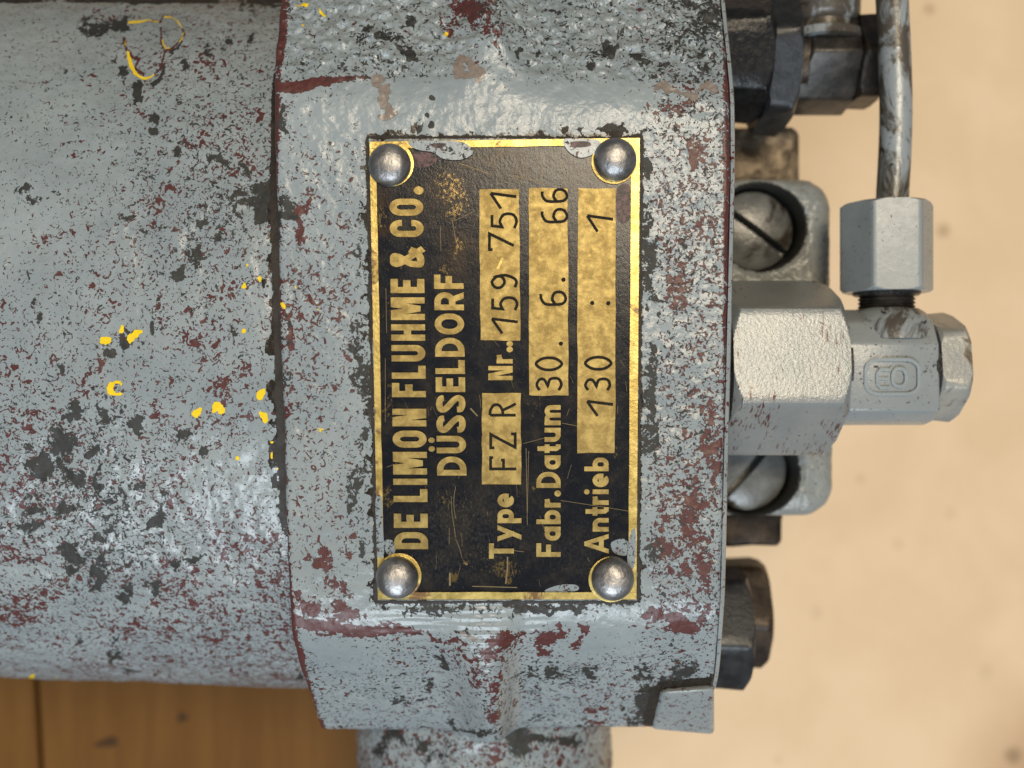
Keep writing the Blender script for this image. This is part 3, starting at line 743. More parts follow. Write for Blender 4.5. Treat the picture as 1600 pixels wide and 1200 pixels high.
# border strips (slightly uneven)
def strip(a, b, wa, inward, jag, seed):
    n = 60; t = np.linspace(0, 1, n)
    x = a[0] + (b[0] - a[0]) * t; y = a[1] + (b[1] - a[1]) * t
    w = wa + (fbm(t * 14, t * 0, seed) - .5) * jag
    xi = x + inward[0] * w; yi = y + inward[1] * w
    z0, z1 = ZB - 0.02, ZB + 0.030
    V = [P(x[i], y[i], z0) for i in range(n)] + [P(x[i], y[i], z1) for i in range(n)] + [P(xi[i], yi[i], z1) for i in range(n)] + [P(xi[i], yi[i], z0) for i in range(n)]
    F = []
    for k in range(3):
        for i in range(n - 1): F.append([k * n + i, k * n + i + 1, (k + 1) * n + i + 1, (k + 1) * n + i])
    sub("border_strip", V, F, M['brass_border'])
def inset(c, dx, dy): return (c[0] + dx, c[1] + dy)
strip(inset(C01, .5, 11.5), inset(C00, .5, -11.5), 10, (1, 0), 1.5, 1)
strip(inset(C10, -.5, -11.5), inset(C11, -.5, 12.5), 13, (-1, 0), 1.5, 2)
strip(inset(C01, .5, .5), inset(C11, -.5, .5), 11, (0, 1), 3.0, 3)
strip(inset(C00, .5, -.5), inset(C10, -.5, -.5), 11, (0, -1), 2.0, 4)

# fields
def field(x0, x1, y0, y1, name="brass_field", tl=0.0):
    pts = []
    def jit(n, k): return (rng.random() - .5) * 1.6
    for t in np.linspace(0, 1, 12)[:-1]: pts.append((x0 + tl + (0 - tl) * t + jit(0, 0), y0 + (y1 - y0) * t))
    for t in np.linspace(0, 1, 4)[:-1]: pts.append((x0 + (x1 - x0) * t, y1 + jit(0, 0)))
    for t in np.linspace(0, 1, 12)[:-1]: pts.append((x1 + tl * t + jit(0, 0), y1 + (y0 - y1) * t))
    for t in np.linspace(0, 1, 4)[:-1]: pts.append((x1 + tl + (x0 - x1) * t, y0 + jit(0, 0)))
    V, F = slab(pts, ZB - 0.01, ZB + 0.022)
    sub(name, V, F, M['brass'])
field(753, 814, 614, 757)
field(751, 813, 296, 532, tl=-2)
field(827, 888, 294, 618, tl=-1)
field(902, 961, 294, 708, tl=1)

# ---- lettering: a stroke alphabet, x right, y up, cap height 1 -------------------
def cr(pts, n=8, closed=False):
    p = [np.array(q, float) for q in pts]
    if closed: p = [p[-1]] + p + [p[0], p[1]]
    else: p = [2 * p[0] - p[1]] + p + [2 * p[-1] - p[-2]]
    o = []
    for i in range(1, len(p) - 2):
        for k in range(n):
            t = k / n
            o.append(tuple(0.5 * ((2 * p[i]) + (-p[i - 1] + p[i + 1]) * t + (2 * p[i - 1] - 5 * p[i] + 4 * p[i + 1] - p[i + 2]) * t * t + (-p[i - 1] + 3 * p[i] - 3 * p[i + 1] + p[i + 2]) * t ** 3)))
    if not closed: o.append(tuple(p[-2]))
    return o
def arc(cx, cy, rx, ry, a0, a1, n=14):
    return [(cx + rx * math.cos(math.radians(a0 + (a1 - a0) * i / n)), cy + ry * math.sin(math.radians(a0 + (a1 - a0) * i / n))) for i in range(n + 1)]
def rrect(x0, x1, y0, y1, rx, ry):
    return arc(x1 - rx, y1 - ry, rx, ry, 0, 90, 8) + arc(x0 + rx, y1 - ry, rx, ry, 90, 180, 8) + arc(x0 + rx, y0 + ry, rx, ry, 180, 270, 8) + arc(x1 - rx, y0 + ry, rx, ry, 270, 360, 8)

def glyph(ch, W, h):
    """-> list of ('s', pts, closed) strokes, ('p', polygon)"""
    x0, x1, y0, y1, m = h, W - h, h, 1 - h, W / 2
    r = m - h
    dot = lambda x, y, q=1.25: ('p', [(x + h * q * math.cos(a), y + h * q * math.sin(a)) for a in np.linspace(0, 2 * math.pi, 18, endpoint=False)])
    v = lambda x, a=0, b=1: ('s', [(x, a), (x, b)], False)
    if ch == 'I': return [v(m)]
    if ch == 'L': return [v(x0), ('s', [(x0 + h, y0), (W, y0)], False)]
    if ch == 'E': return [v(x0), ('s', [(x0 + h, y0), (W, y0)], False), ('s', [(x0 + h, y1), (W, y1)], False), ('s', [(x0 + h, .52), (W * .92, .52)], False)]
    if ch == 'F': return [v(x0), ('s', [(x0 + h, y1), (W, y1)], False), ('s', [(x0 + h, .5), (W * .9, .5)], False)]
    if ch == 'H': return [v(x0), v(x1), ('s', [(x0 + h, .52), (x1 - h, .52)], False)]
    if ch == 'T': return [v(m, 0, 1 - 2 * h), ('s', [(0, y1), (W, y1)], False)]
    if ch == 'N': return [v(x0), v(x1), ('p', [(h * 1.2, 1), (h * 3.0, 1), (W - h * 1.2, 0), (W - h * 3.0, 0)])]
    if ch == 'M': return [v(x0), v(x1), ('p', [(h * 1.2, 1), (h * 3.2, 1), (m + h * .7, .12), (m - h * .9, .12)]), ('p', [(W - h * 1.2, 1), (m + h * .9, .12), (m - h * .7, .12), (W - h * 3.2, 1)])]
    if ch == 'A': return [('p', [(m - h * .9, 1), (m + h * .9, 1), (h * 2.0, 0), (0, 0)]), ('p', [(m - h * .9, 1), (m + h * .9, 1), (W, 0), (W - 2 * h, 0)]), ('s', [(W * .22, .30), (W * .78, .30)], False)]
    if ch == 'O': return [('s', rrect(x0, x1, y0, y1, r, min(r * 1.15, .5 - h)), True)]
    if ch == 'U': return [('s', [(x0, 1)] + arc(m, y0 + r, r, r, 180, 360) + [(x1, 1)], False)]
    if ch == 'Ü': return glyph('U', W, h) + [dot(m - W * .25, 1.17, .98), dot(m + W * .25, 1.17, .98)]
    if ch == 'C': return [('s', [(x1, .64)] + arc(m, y1 - r, r, r, 0, 180) + arc(m, y0 + r, r, r, 180, 360) + [(x1, .36)], False)]
    if ch == 'D':
        R = min(x1 - x0 - h * 1.3, .5 - h)
        return [v(x0), ('s', [(x0 + h, y1)] + arc(x1 - R, y1 - R, R, R, 90, 0) + arc(x1 - R, y0 + R, R, R, 0, -90) + [(x0 + h, y0)], False)]
    if ch == 'S': return [('s', cr([(x1, .73), (x1 - .02, .83), (m, y1), (x0 + .02, .84), (x0, .72), (m * .8, .56), (m * 1.2, .46), (x1, .29), (x1 - .02, .16), (m, y0), (x0 + .02, .17), (x0, .29)]), False)]
    if ch == 'R':
        q = .27 - h * .2
        return [v(x0), ('s', [(x0 + h, y1)] + arc(x1 - q, y1 - q, q, q, 90, -90) + [(x0 + h, y1 - 2 * q)], False), ('p', [(m - h * .7, .44), (m + h * 1.4, .46), (W, 0), (W - 2.2 * h, 0)])]
    if ch == '&': return [('s', cr([(W, .02), (W * .62, .36), (W * .22, .72), (W * .22, .88), (W * .40, y1), (W * .58, .88), (W * .55, .74), (W * .22, .42), (x0, .24), (W * .18, y0 + .01), (W * .5, y0), (W * .78, .22), (W * .95, .42)]), False)]
    if ch == '.': return [dot(h * 1.3, h * 1.2, 1.35)]
    # lower case, x height .68
    xh = .66; yx = xh - h
    if ch == 'e': return [('s', [(x0 + h * .3, xh * .47), (x1 + h * .9, xh * .47)], False), ('s', arc(m, xh / 2, r, xh / 2 - h, -4, 312, 24), False)]
    if ch == 'a': return [('s', rrect(x0, x1, y0, yx, r, min(r, xh / 2 - h)), True), v(x1, 0, xh)]
    if ch == 'b': return [('s', rrect(x0, x1, y0, yx, r, min(r, xh / 2 - h)), True), v(x0, 0, 1)]
    if ch == 'p': return [('s', rrect(x0, x1, y0, yx, r, min(r, xh / 2 - h)), True), v(x0, -.30, xh)]
    if ch == 'y': return [('p', [(0, xh), (2 * h, xh), (m + h, 0), (m - h, 0)]), ('p', [(W - 2 * h, xh), (W, xh), (m - W * .10, -.30), (m - W * .10 - 2 * h, -.30)])]
    if ch == 'r': return [v(x0, 0, xh), ('s', [(x0 + h * .5, yx - .10), (m, yx - .02), (W, yx)], False)]
    if ch == 't': return [('s', [(m, .95), (m, y0 + .08), (m + .06, y0), (W, y0)], False), ('s', [(0, xh - h), (W, xh - h)], False)]
    if ch == 'u': return [('s', [(x0, xh)] + arc(m, y0 + r, r, r, 180, 360) + [(x1, xh)], False), v(x1, 0, xh)]
    if ch == 'n': return [v(x0, 0, xh), ('s', [(x0, yx - r)] + arc(m, yx - r, r, r, 180, 0) + [(x1, 0)], False)]
    if ch == 'm':
        q = (W - 2 * h) / 4
        return [v(x0, 0, xh), ('s', arc(x0 + q, yx - q, q, q, 180, 0) + [(x0 + 2 * q, 0)], False), ('s', arc(x0 + 3 * q, yx - q, q, q, 180, 0) + [(x1, 0)], False)]
    if ch == 'i': return [v(m, 0, xh), dot(m, .90, 1.15)]
    # stamped figures
    if ch == '1': return [('s', [(0, .60), (W, 1.0)], False), ('s', [(W, 1.0), (W * .78, 0)], False)]
    if ch == '5': return [('s', [(W * .92, y1), (W * .18, y1), (W * .10, .56)] + cr([(W * .14, .57), (m, .64), (x1, .52), (W, .32), (x1, .10), (m, 0), (W * .02, .08)]), False)]
    if ch == '9': return [('s', cr([(x1, .78), (m, y1), (x0, .82), (x0, .60), (m, .46), (x1, .58), (x1, .82)], 6) + cr([(x1, .80), (W, .45), (W * .8, .12), (m, 0), (W * .1, .06)]), False)]
    if ch == '6': return [('s', cr([(W * .85, .96), (m, y1), (W * .14, .78), (x0, .40), (x0 + .04, .12), (m, 0), (x1, .10), (W, .28), (x1, .44), (m, .52), (x0 + .03, .42)]), False)]
    if ch == '7': return [('s', [(0, .82), (0, y1), (W, y1), (W * .25, 0)], False)]
    if ch == '3': return [('s', cr([(x0, .84), (m, y1), (x1, .84), (x1, .66), (W * .42, .52)]) + cr([(W * .42, .52), (x1, .44), (W, .25), (x1, .07), (m, 0), (x0, .10)]), False)]
    if ch == '0': return [('s', cr([(m, 1), (x1, .80), (W, .5), (x1, .20), (m, 0), (x0, .20), (0, .5), (x0, .80)], 6, True), True)]
    if ch == '-': return [('s', [(W * .1, .45), (W * .9, .55)], False)]
    if ch == ':': return [dot(m, .16, 1.5), dot(m, .78, 1.5)]
    if ch == 'Z': return [('s', [(0, .80), (0, y1), (W, y1), (0, 0), (W, 0), (W, .16)], False)]
    if ch == 'q': return [dot(m, .04, 1.5)]
    if ch == 'f': return [('s', [(x0, 0), (x0, 1), (W, 1), (W, .9)], False), ('s', [(x0, .5), (W * .8, .5), (W * .8, .6)], False)]
    if ch == 'Q': return [('s', [(x0, 0), (x0, 1)], False), ('s', [(x0, 1)] + cr([(x0, 1), (m, .98), (x1, .85), (x1, .65), (m, .52), (x0, .50)]), False), ('s', [(m, .5), (W, 0)], False)]
    return []

def ribbon(pts, h, closed):
    p = [np.array(q, float) for q in pts]
    q = [p[0]]
    for a in p[1:]:
        if np.linalg.norm(a - q[-1]) > 1e-4: q.append(a)
    if closed and np.linalg.norm(q[0] - q[-1]) < 1e-4: q.pop()
    p = q; n = len(p); L = []; R = []
    for i in range(n):
        a = p[i - 1] if (i > 0 or closed) else None
        b = p[(i + 1) % n] if (i < n - 1 or closed) else None
        d1 = (p[i] - a) / np.linalg.norm(p[i] - a) if a is not None else None
        d2 = (b - p[i]) / np.linalg.norm(b - p[i]) if b is not None else None
        if d1 is None: d1 = d2
        if d2 is None: d2 = d1
        n1 = np.array([-d1[1], d1[0]]); n2 = np.array([-d2[1], d2[0]])
        mm = n1 + n2; l = np.linalg.norm(mm)
        mm = n1 if l < 1e-6 else mm / l
        k = 1 / max(0.5, mm.dot(n1))
        L.append(p[i] + mm * h * k); R.append(p[i] - mm * h * k)
    return L, R

class Lettering:
    def __init__(self, z0, z1): self.V = []; self.F = []; self.z0 = z0; self.z1 = z1; self.k = 0
    def piece(self, L, R, closed, tf):
        n = len(L); o = len(self.V); z1 = self.z1 + 0.0006 * (self.k % 5); self.k += 1
        for arr, z in ((L, self.z0), (L, z1), (R, z1), (R, self.z0)):
            for q, a in enumerate(arr): self.V.append(P(*tf(a), z + (0.0030 * q / n if z == z1 and not closed else 0)))
        m = n if closed else n - 1
        for s in range(3):
            for i in range(m):
                j = (i + 1) % n
                self.F.append([o + s * n + i, o + s * n + j, o + (s + 1) * n + j, o + (s + 1) * n + i])
        if not closed:
            self.F.append([o, o + n, o + 2 * n, o + 3 * n]); self.F.append([o + n - 1, o + 2 * n - 1, o + 3 * n - 1, o + 4 * n - 1])
    def poly(self, pts, tf):
        n = len(pts); o = len(self.V); z1 = self.z1 + 0.0006 * (self.k % 5); self.k += 1
        for z in (self.z0, z1):
            for a in pts: self.V.append(P(*tf(a), z))
        self.F.append([o + n + i for i in range(n)])
        for i in range(n): self.F.append([o + i, o + (i + 1) % n, o + n + (i + 1) % n, o + n + i])
    def put(self, ch, W, h, tf):
        for g in glyph(ch, W, h):
            if g[0] == 's':
                L, R = ribbon(g[1], h, g[2]); self.piece(L, R, g[2], tf)
            else: self.poly(g[1], tf)

def line(text, widths, y_start, y_end, base0, base1, cap, h, z1, mat, name="lettering", gap=0.16, space=0.34, rot=None):
    """writing runs upwards in the photo from y_start to y_end; base0/1: x of the baseline at both ends; cap height in px"""
    Lt = Lettering(ZB - 0.005, z1)
    adv = 0; places = []
    for ch in text:
        if ch == ' ': adv += space; continue
        w = widths.get(ch, widths['*']); places.append((ch, adv, w)); adv += w + gap
    adv -= gap
    sc = (y_start - y_end) / adv
    for ch, a, w in places:
        def tf(p, a=a):
            t = (a + p[0]) / adv
            return (base0 + (base1 - base0) * t - (p[1]) * cap, y_start - (a + p[0]) * sc)
        Lt.put(ch, w, h, tf)
    return sub(name, Lt.V, Lt.F, mat, 30)

ZL = ZB + 0.020
wt = {'*': .56, 'I': .21, '.': .22, 'M': .80, 'N': .62, 'O': .60, 'C': .60, '&': .66, 'U': .58, 'L': .46, 'E': .50, 'F': .50, 'D': .60, 'H': .58}
line("DE LIMON FLUHME & CO.", wt, 858, 294, 669, 661, 53, .108, ZL, M['brass'], gap=.15, space=.26)
wd = {'*': .66, 'L': .54, 'E': .58, 'F': .56, 'O': .82, 'D': .74, 'S': .66, 'Ü': .68, 'R': .70}
line("DÜSSELDORF", wd, 743, 429, 729, 724, 46, .110, ZL, M['brass'], gap=.13)
line("Type", {'*': .56, 'T': .62, 'y': .66}, 873, 771, 803, 803, 39, .098, ZL, M['brass'], gap=.08)
line("Nr..", {'*': .66, 'r': .40, '.': .14}, 594, 537, 801, 801, 38, .10, ZL, M['brass'], gap=.12)
line("Fabr. Datum", {'*': .60, 'r': .36, '.': .16, 't': .36, 'D': .68, 'F': .58, 'm': .86}, 870, 633, 876, 876, 38, .10, ZL, M['brass'], gap=.11, space=.10)
line("Antrieb", {'*': .58, 'A': .84, 't': .36, 'r': .36, 'i': .20}, 865, 715, 951, 951, 38, .098, ZL, M['brass'], gap=.10)

def stamped(items, cap, hpx, z):
    """items: (char, x of baseline, y of left side, width px)"""
    Lt = Lettering(ZB + 0.010, z)
    for ch, bx_, y_, w, tilt in items:
        c = cap
        def tf(p):
            X = p[0] * c; Yv = p[1] * c
            return (bx_ - Yv + X * tilt * 0, y_ - X + Yv * tilt)
        Lt.put(ch, w / c, hpx / c, tf)
    sub("stamped_figures", Lt.V, Lt.F, M['stamp'], 30)
ZS = ZB + 0.0245
stamped([('f', 807, 735, 20, 0), ('Z', 805, 699, 21, .02), ('Q', 806, 651, 20, 0)], 40.5, 2.25, ZS)
stamped([('1', 809, 521, 23, 0), ('5', 808, 485, 20, 0), ('9', 807, 451, 21, 0), ('7', 803, 390, 25, 0), ('5', 807, 357, 23, 0), ('1', 807, 326, 24, 0)], 40.5, 2.25, ZS)
stamped([('3', 877, 612, 21, 0), ('0', 878, 578, 19, 0), ('q', 878, 541, 8, 0), ('6', 884, 478, 22, 0), ('q', 882, 441, 8, 0), ('6', 886, 349, 22, 0), ('6', 886, 317, 21, 0)], 40.5, 2.25, ZS)
stamped([('1', 958, 650, 23, 0), ('3', 953, 612, 20, 0), ('0', 955, 577, 19, 0), (':', 957, 478, 8, -.02), ('1', 958, 362, 25, 0)], 40.5, 2.25, ZS)

# paint smears, stains and scratches on the plate
def smear(poly, mat, z=ZB + 0.034, name="paint_smear"):
    pts = cr(poly, 5, True)
    V, F = slab(pts, z - 0.006, z); sub(name, V, F, mat)
smear([(640, 221), (690, 220), (722, 222), (736, 231), (738, 240), (726, 248), (706, 250), (690, 247), (676, 238), (650, 233)], M['smear'])
smear([(880, 218), (905, 217), (935, 219), (938, 232), (922, 243), (905, 246), (888, 236)], M['smear'])
smear([(892, 222), (918, 221), (922, 228), (898, 230)], M['smear_red'], ZB + 0.038)
smear([(672, 225), (696, 224), (692, 230), (680, 231)], M['smear_red'], ZB + 0.038)
smear([(648, 238), (676, 240), (682, 252), (664, 262), (648, 258)], M['smear_red'], ZB + 0.006)
smear([(587, 780), (596, 778), (598, 820), (600, 866), (590, 868), (588, 830)], M['smear'])
smear([(986, 832), (993, 830), (992, 880), (984, 890), (980, 870)], M['smear'])
smear([(955, 848), (975, 842), (984, 855), (978, 868), (960, 864)], M['smear'], ZB + 0.005)
smear([(852, 922), (875, 914), (900, 914), (903, 922), (880, 927), (858, 928)], M['smear'], ZB + 0.006)
smear([(600, 846), (612, 844), (618, 856), (614, 868), (604, 864)], M['smear'], ZB + 0.006)
smear([(964, 296), (984, 290), (985, 340), (966, 345)], M['smear_red'], ZB + 0.005)

Lt = Lettering(ZB - 0.002, ZB + 0.0045)
def scratch(a, b, w=0.6, bow=0.0, z=None):
    n = 8; pts = []
    for i in range(n + 1):
        t = i / n; pts.append((a[0] + (b[0] - a[0]) * t + bow * math.sin(math.pi * t), a[1] + (b[1] - a[1]) * t))
    L, R = ribbon(pts, w, False)
    k = n // 2
    Lt.piece(L, R, False, lambda p: tuple(p))
for a, b, w, bw in [((717, 255), (768, 273), .9, 1), ((735, 246), (760, 247), .6, 0), ((762, 260), (785, 237), .7, 0), ((804, 275), (855, 288), .8, 2), ((845, 235), (848, 280), .6, 0),
                    ((872, 245), (882, 275), .6, 2), ((704, 337), (722, 320), .6, 0), ((710, 345), (742, 330), .6, 0), ((706, 340), (712, 376), .6, 0), ((688, 353), (689, 392), .5, 0),
                    ((712, 760), (712, 810), .6, -3), ((705, 775), (706, 800), .5, 0), ((706, 800), (712, 840), .6, 0), ((712, 842), (722, 872), .6, 1), ((702, 825), (702, 850), .5, 0),
                    ((818, 862), (762, 856), .6, 0), ((822, 700), (824, 820), .6, 0), ((826, 705), (824, 800), .5, 0), ((878, 661), (904, 666), .5, 0), ((902, 664), (958, 673), .8, 0),
                    ((818, 693), (852, 684), .5, 0), ((876, 782), (984, 799), .5, 2), ((735, 638), (746, 650), 1.6, 0), ((602, 660), (602, 560), .5, 0), ((604, 520), (603, 450), .5, 0),
                    ((738, 916), (808, 918), 1.0, 0), ((793, 870), (790, 912), 1.6, 1), ((703, 895), (703, 915), 2.2, 0), ((726, 880), (731, 882), 2.0, 0), ((604, 730), (620, 724), .5, 0)]:
    scratch(a, b, w * .62, bw)
for i in range(60):
    x = rng.uniform(600, 985); y = rng.uniform(245, 925); l = rng.uniform(5, 26); an = rng.normal(1.5, .35)
    scratch((x, y), (x + l * math.cos(an), y + l * math.sin(an)), rng.uniform(.12, .24), rng.uniform(-.6, .6))
sub("scratches", Lt.V, Lt.F, M['scratch'], 30, kind="stuff")

V, F = slab([(776, 419), (779, 421), (787, 404), (784, 402)], ZB + .01, ZB + .0255)
sub("dash_mark", V, F, M['brass_border'])

# rivets
def rivet_mesh():
    prof = [(-0.02, 0.345)]
    for t in np.linspace(0, 1, 18):
        a = t * math.pi / 2
        prof.append((0.02 + 0.225 * math.sin(a) ** 0.9, 0.335 * math.cos(a) ** 0.80 + 1e-4))
    n = 64; ph = np.linspace(0, 2 * math.pi, n, endpoint=False)
    return axial((0, 0, 0), (0, 0, 1), prof, ph, up=(0, 1, 0))
RV, RF = rivet_mesh()
first = None
for i, (x, y, k, rz) in enumerate([(609, 258, .98, 0), (961, 250, 1.0, 1.9), (621, 902, .98, 3.3), (957, 904, 1.0, 4.6)]):
    c = P(x, y, ZB + 0.03)
    if first is None:
        o = mesh_obj("rivet", RV, RF, M['rivet'], plate, 70, loc=c); first = o
    else:
        o = first.copy(); COL.objects.link(o); o.parent = plate
        o.location = (c[0] * S, c[1] * S, (c[2] + ZT) * S)
    o.scale = (k, k * (1 - .02 * (i % 2)), (0.86, 1.05, 1.0, 0.92)[i]); o.rotation_euler = (0.02 * i, -0.03 * i, rz)
    # brass ring left unblackened about each rivet
    V, F = lathe((c[0] + .022 * math.cos(rz * 2), c[1] + .022 * math.sin(rz * 2 + 1), ZB - 0.005), (0, 0, 1), [(0, 0.352), (0.0375, 0.350), (0.0385, 0.345), (0.0385, 0.05)], 48, up=(0, 1, 0))
    sub("rivet_seat", V, F, M['brass_border'])

# ------------------------------------------------------------------ outlet fitting (right)
def group(name, label):
    e = bpy.data.objects.new(name, None); COL.objects.link(e); e.parent = pump; e["label"] = label; return e

fit = group("elbow_fitting", "grey hexagonal nut with elbow, pipe nut and cap nut")
AY, AZ = 0.31, -2.6
# phi measured from +z; side = cross(d,u): for d=+x, side = x cross z = -y, so +y angles are negative
V, F = lathe((3.1, AY, AZ), (1, 0, 0), [(0, 1.30), (0.30, 1.30), (0.36, 1.36), (0.56, 1.38), (0.62, 1.30), (0.70, 1.25), (0.9, 1.2)], 96)
mesh_obj("threaded_collar", V, F, M['dark_steel'], fit, 40)
V, F = hexnut((3.73, AY, AZ), (1, 0, 0), 1.97, 1.62, -37.0, 0.20, 0.17, slope=1.2, rf=0.885)
mesh_obj("hexagon_nut", V, F, M['nut_paint'], fit, 25)
V, F = lathe((5.66, AY, AZ), (1, 0, 0), [(0, 1.12), (0.07, 1.10), (0.10, 0.92), (0.25, 0.92)], 80)
mesh_obj("sealing_ring", V, F, M['grease'], fit, 40)
# forged elbow body
sec = [(0.70, -1.74), (1.10, -1.98), (1.34, -2.45), (1.36, -3.0), (1.1, -3.5), (-.4, -3.55), (-.72, -3.1), (-.74, -2.35), (-.66, -2.0), (-.46, -1.70)]
bm = bmesh.new()
a = [bm.verts.new((5.82, y, z)) for y, z in sec]; b = [bm.verts.new((7.42, y * 1.0, z - 0.02)) for y, z in sec]
n = len(sec); bm.faces.new(a); bm.faces.new(b[::-1])
for i in range(n): bm.faces.new((a[i], b[i], b[(i + 1) % n], a[(i + 1) % n]))
bmesh.ops.recalc_face_normals(bm, faces=bm.faces)
bmesh.ops.bevel(bm, geom=list(bm.edges), offset=0.055, segments=3, affect='EDGES', profile=.5)
bm.verts.index_update(); V = [tuple(v.co) for v in bm.verts]; F = [[v.index for v in f.verts] for f in bm.faces]; bm.free()
elbow = mesh_obj("elbow_body", V, F, M['paint'], fit, 40)
# raised emblem: rounded frame with the maker's letters
def on_face(px_, py_, lift):
    y_, z_ = None, -1.72
    c = P(px_, py_, -1.715 + lift); return c
Lm = Lettering(0, 0)
def emb(pts, h, closed, lift=0.022):
    L, R = ribbon(pts, h, closed); n = len(L); o = len(Lm.V)
    for arr, z in ((L, -0.03), (L, lift), (R, lift), (R, -0.03)):
        for q_ in arr:
            c = P(q_[0], q_[1], -1.715 + z); Lm.V.append(c)
    m_ = n if closed else n - 1
    for s in range(3):
        for i in range(m_):
            j = (i + 1) % n
            Lm.F.append([o + s * n + i, o + s * n + j, o + (s + 1) * n + j, o + (s + 1) * n + i])
emb(rrect(1353, 1436, 562, 616, 20, 16), 2.6, True)
emb([(1391, 578), (1376, 578), (1371, 584), (1371, 600), (1376, 606), (1391, 606)], 2.4, False)
emb([(1373, 592), (1388, 592)], 2.2, False, .020)
emb(rrect(1395, 1416, 576, 604, 9, 11), 2.6, True)
mesh_obj("emblem", Lm.V, Lm.F, M['emblem'], fit, 30)
# neck, pipe nut and pipe
NXc, NZ = 6.80, -2.60
V, F = lathe((NXc, 0, NZ), (0, 1, 0), [(0.8, 0.88), (1.12, 0.80), (1.28, 0.66), (1.35, 0.56), (1.38, 0.40)], 72)
mesh_obj("neck_base", V, F, M['pipe'], fit, 40)
prof = [(1.3, 0.50)]
s = 1.36
while s < 1.70:
    prof += [(s, 0.46), (s + 0.035, 0.50), (s + 0.07, 0.46)]; s += 0.07
prof += [(1.72, 0.44), (1.80, 0.44)]
V, F = lathe((NXc, 0, NZ), (0, 1, 0), prof, 72)
mesh_obj("threaded_neck", V, F, M['dark_steel'], fit, 30)
V, F = lathe((NXc, 0, NZ), (0, 1, 0), [(1.60, 0.56), (1.63, 0.59), (1.68, 0.59), (1.72, 0.54)], 72)
mesh_obj("lock_ring", V, F, M['grease'], fit, 40)
# d=+y,u=+z: side = y x z = +x
V, F = hexnut((NXc, 1.66, NZ), (0, 1, 0), 1.60, 0.835, 25.0, 0.09, 0.06, slope=1.4, rf=0.90)
mesh_obj("pipe_nut", V, F, M['paint_smooth'], fit, 25)
path = [(6.90, 3.15, -2.6), (6.92, 3.6, -2.6), (6.955, 4.4, -2.58), (6.965, 5.2, -2.58), (6.94, 6.2, -2.6), (6.90, 7.2, -2.62), (6.86, 8.4, -2.66)]
pth = cr(path, 8); ph = np.linspace(0, 2 * math.pi, 40, endpoint=False); V = []
for (x, y, z) in pth:
    r = 0.285
    V += [(x + r * math.sin(t), y, z + r * math.cos(t)) for t in ph]
F = grid_faces(len(pth), 40, True)
mesh_obj("pipe", V, F, M['pipe'], fit, 60)
V, F = lathe((7.36, AY - .02, AZ), (1, 0, 0), [(0, .86), (0.12, .84)], 64)
mesh_obj("cap_seal", V, F, M['grease'], fit, 40)
V, F = hexnut((7.46, AY - .0, AZ - .02), (1, 0, 0), 0.52, 1.02, -38.0, 0.05, 0.11, slope=0.9, rf=0.905)
mesh_obj("cap_nut", V, F, M['steel_stain'], fit, 25)

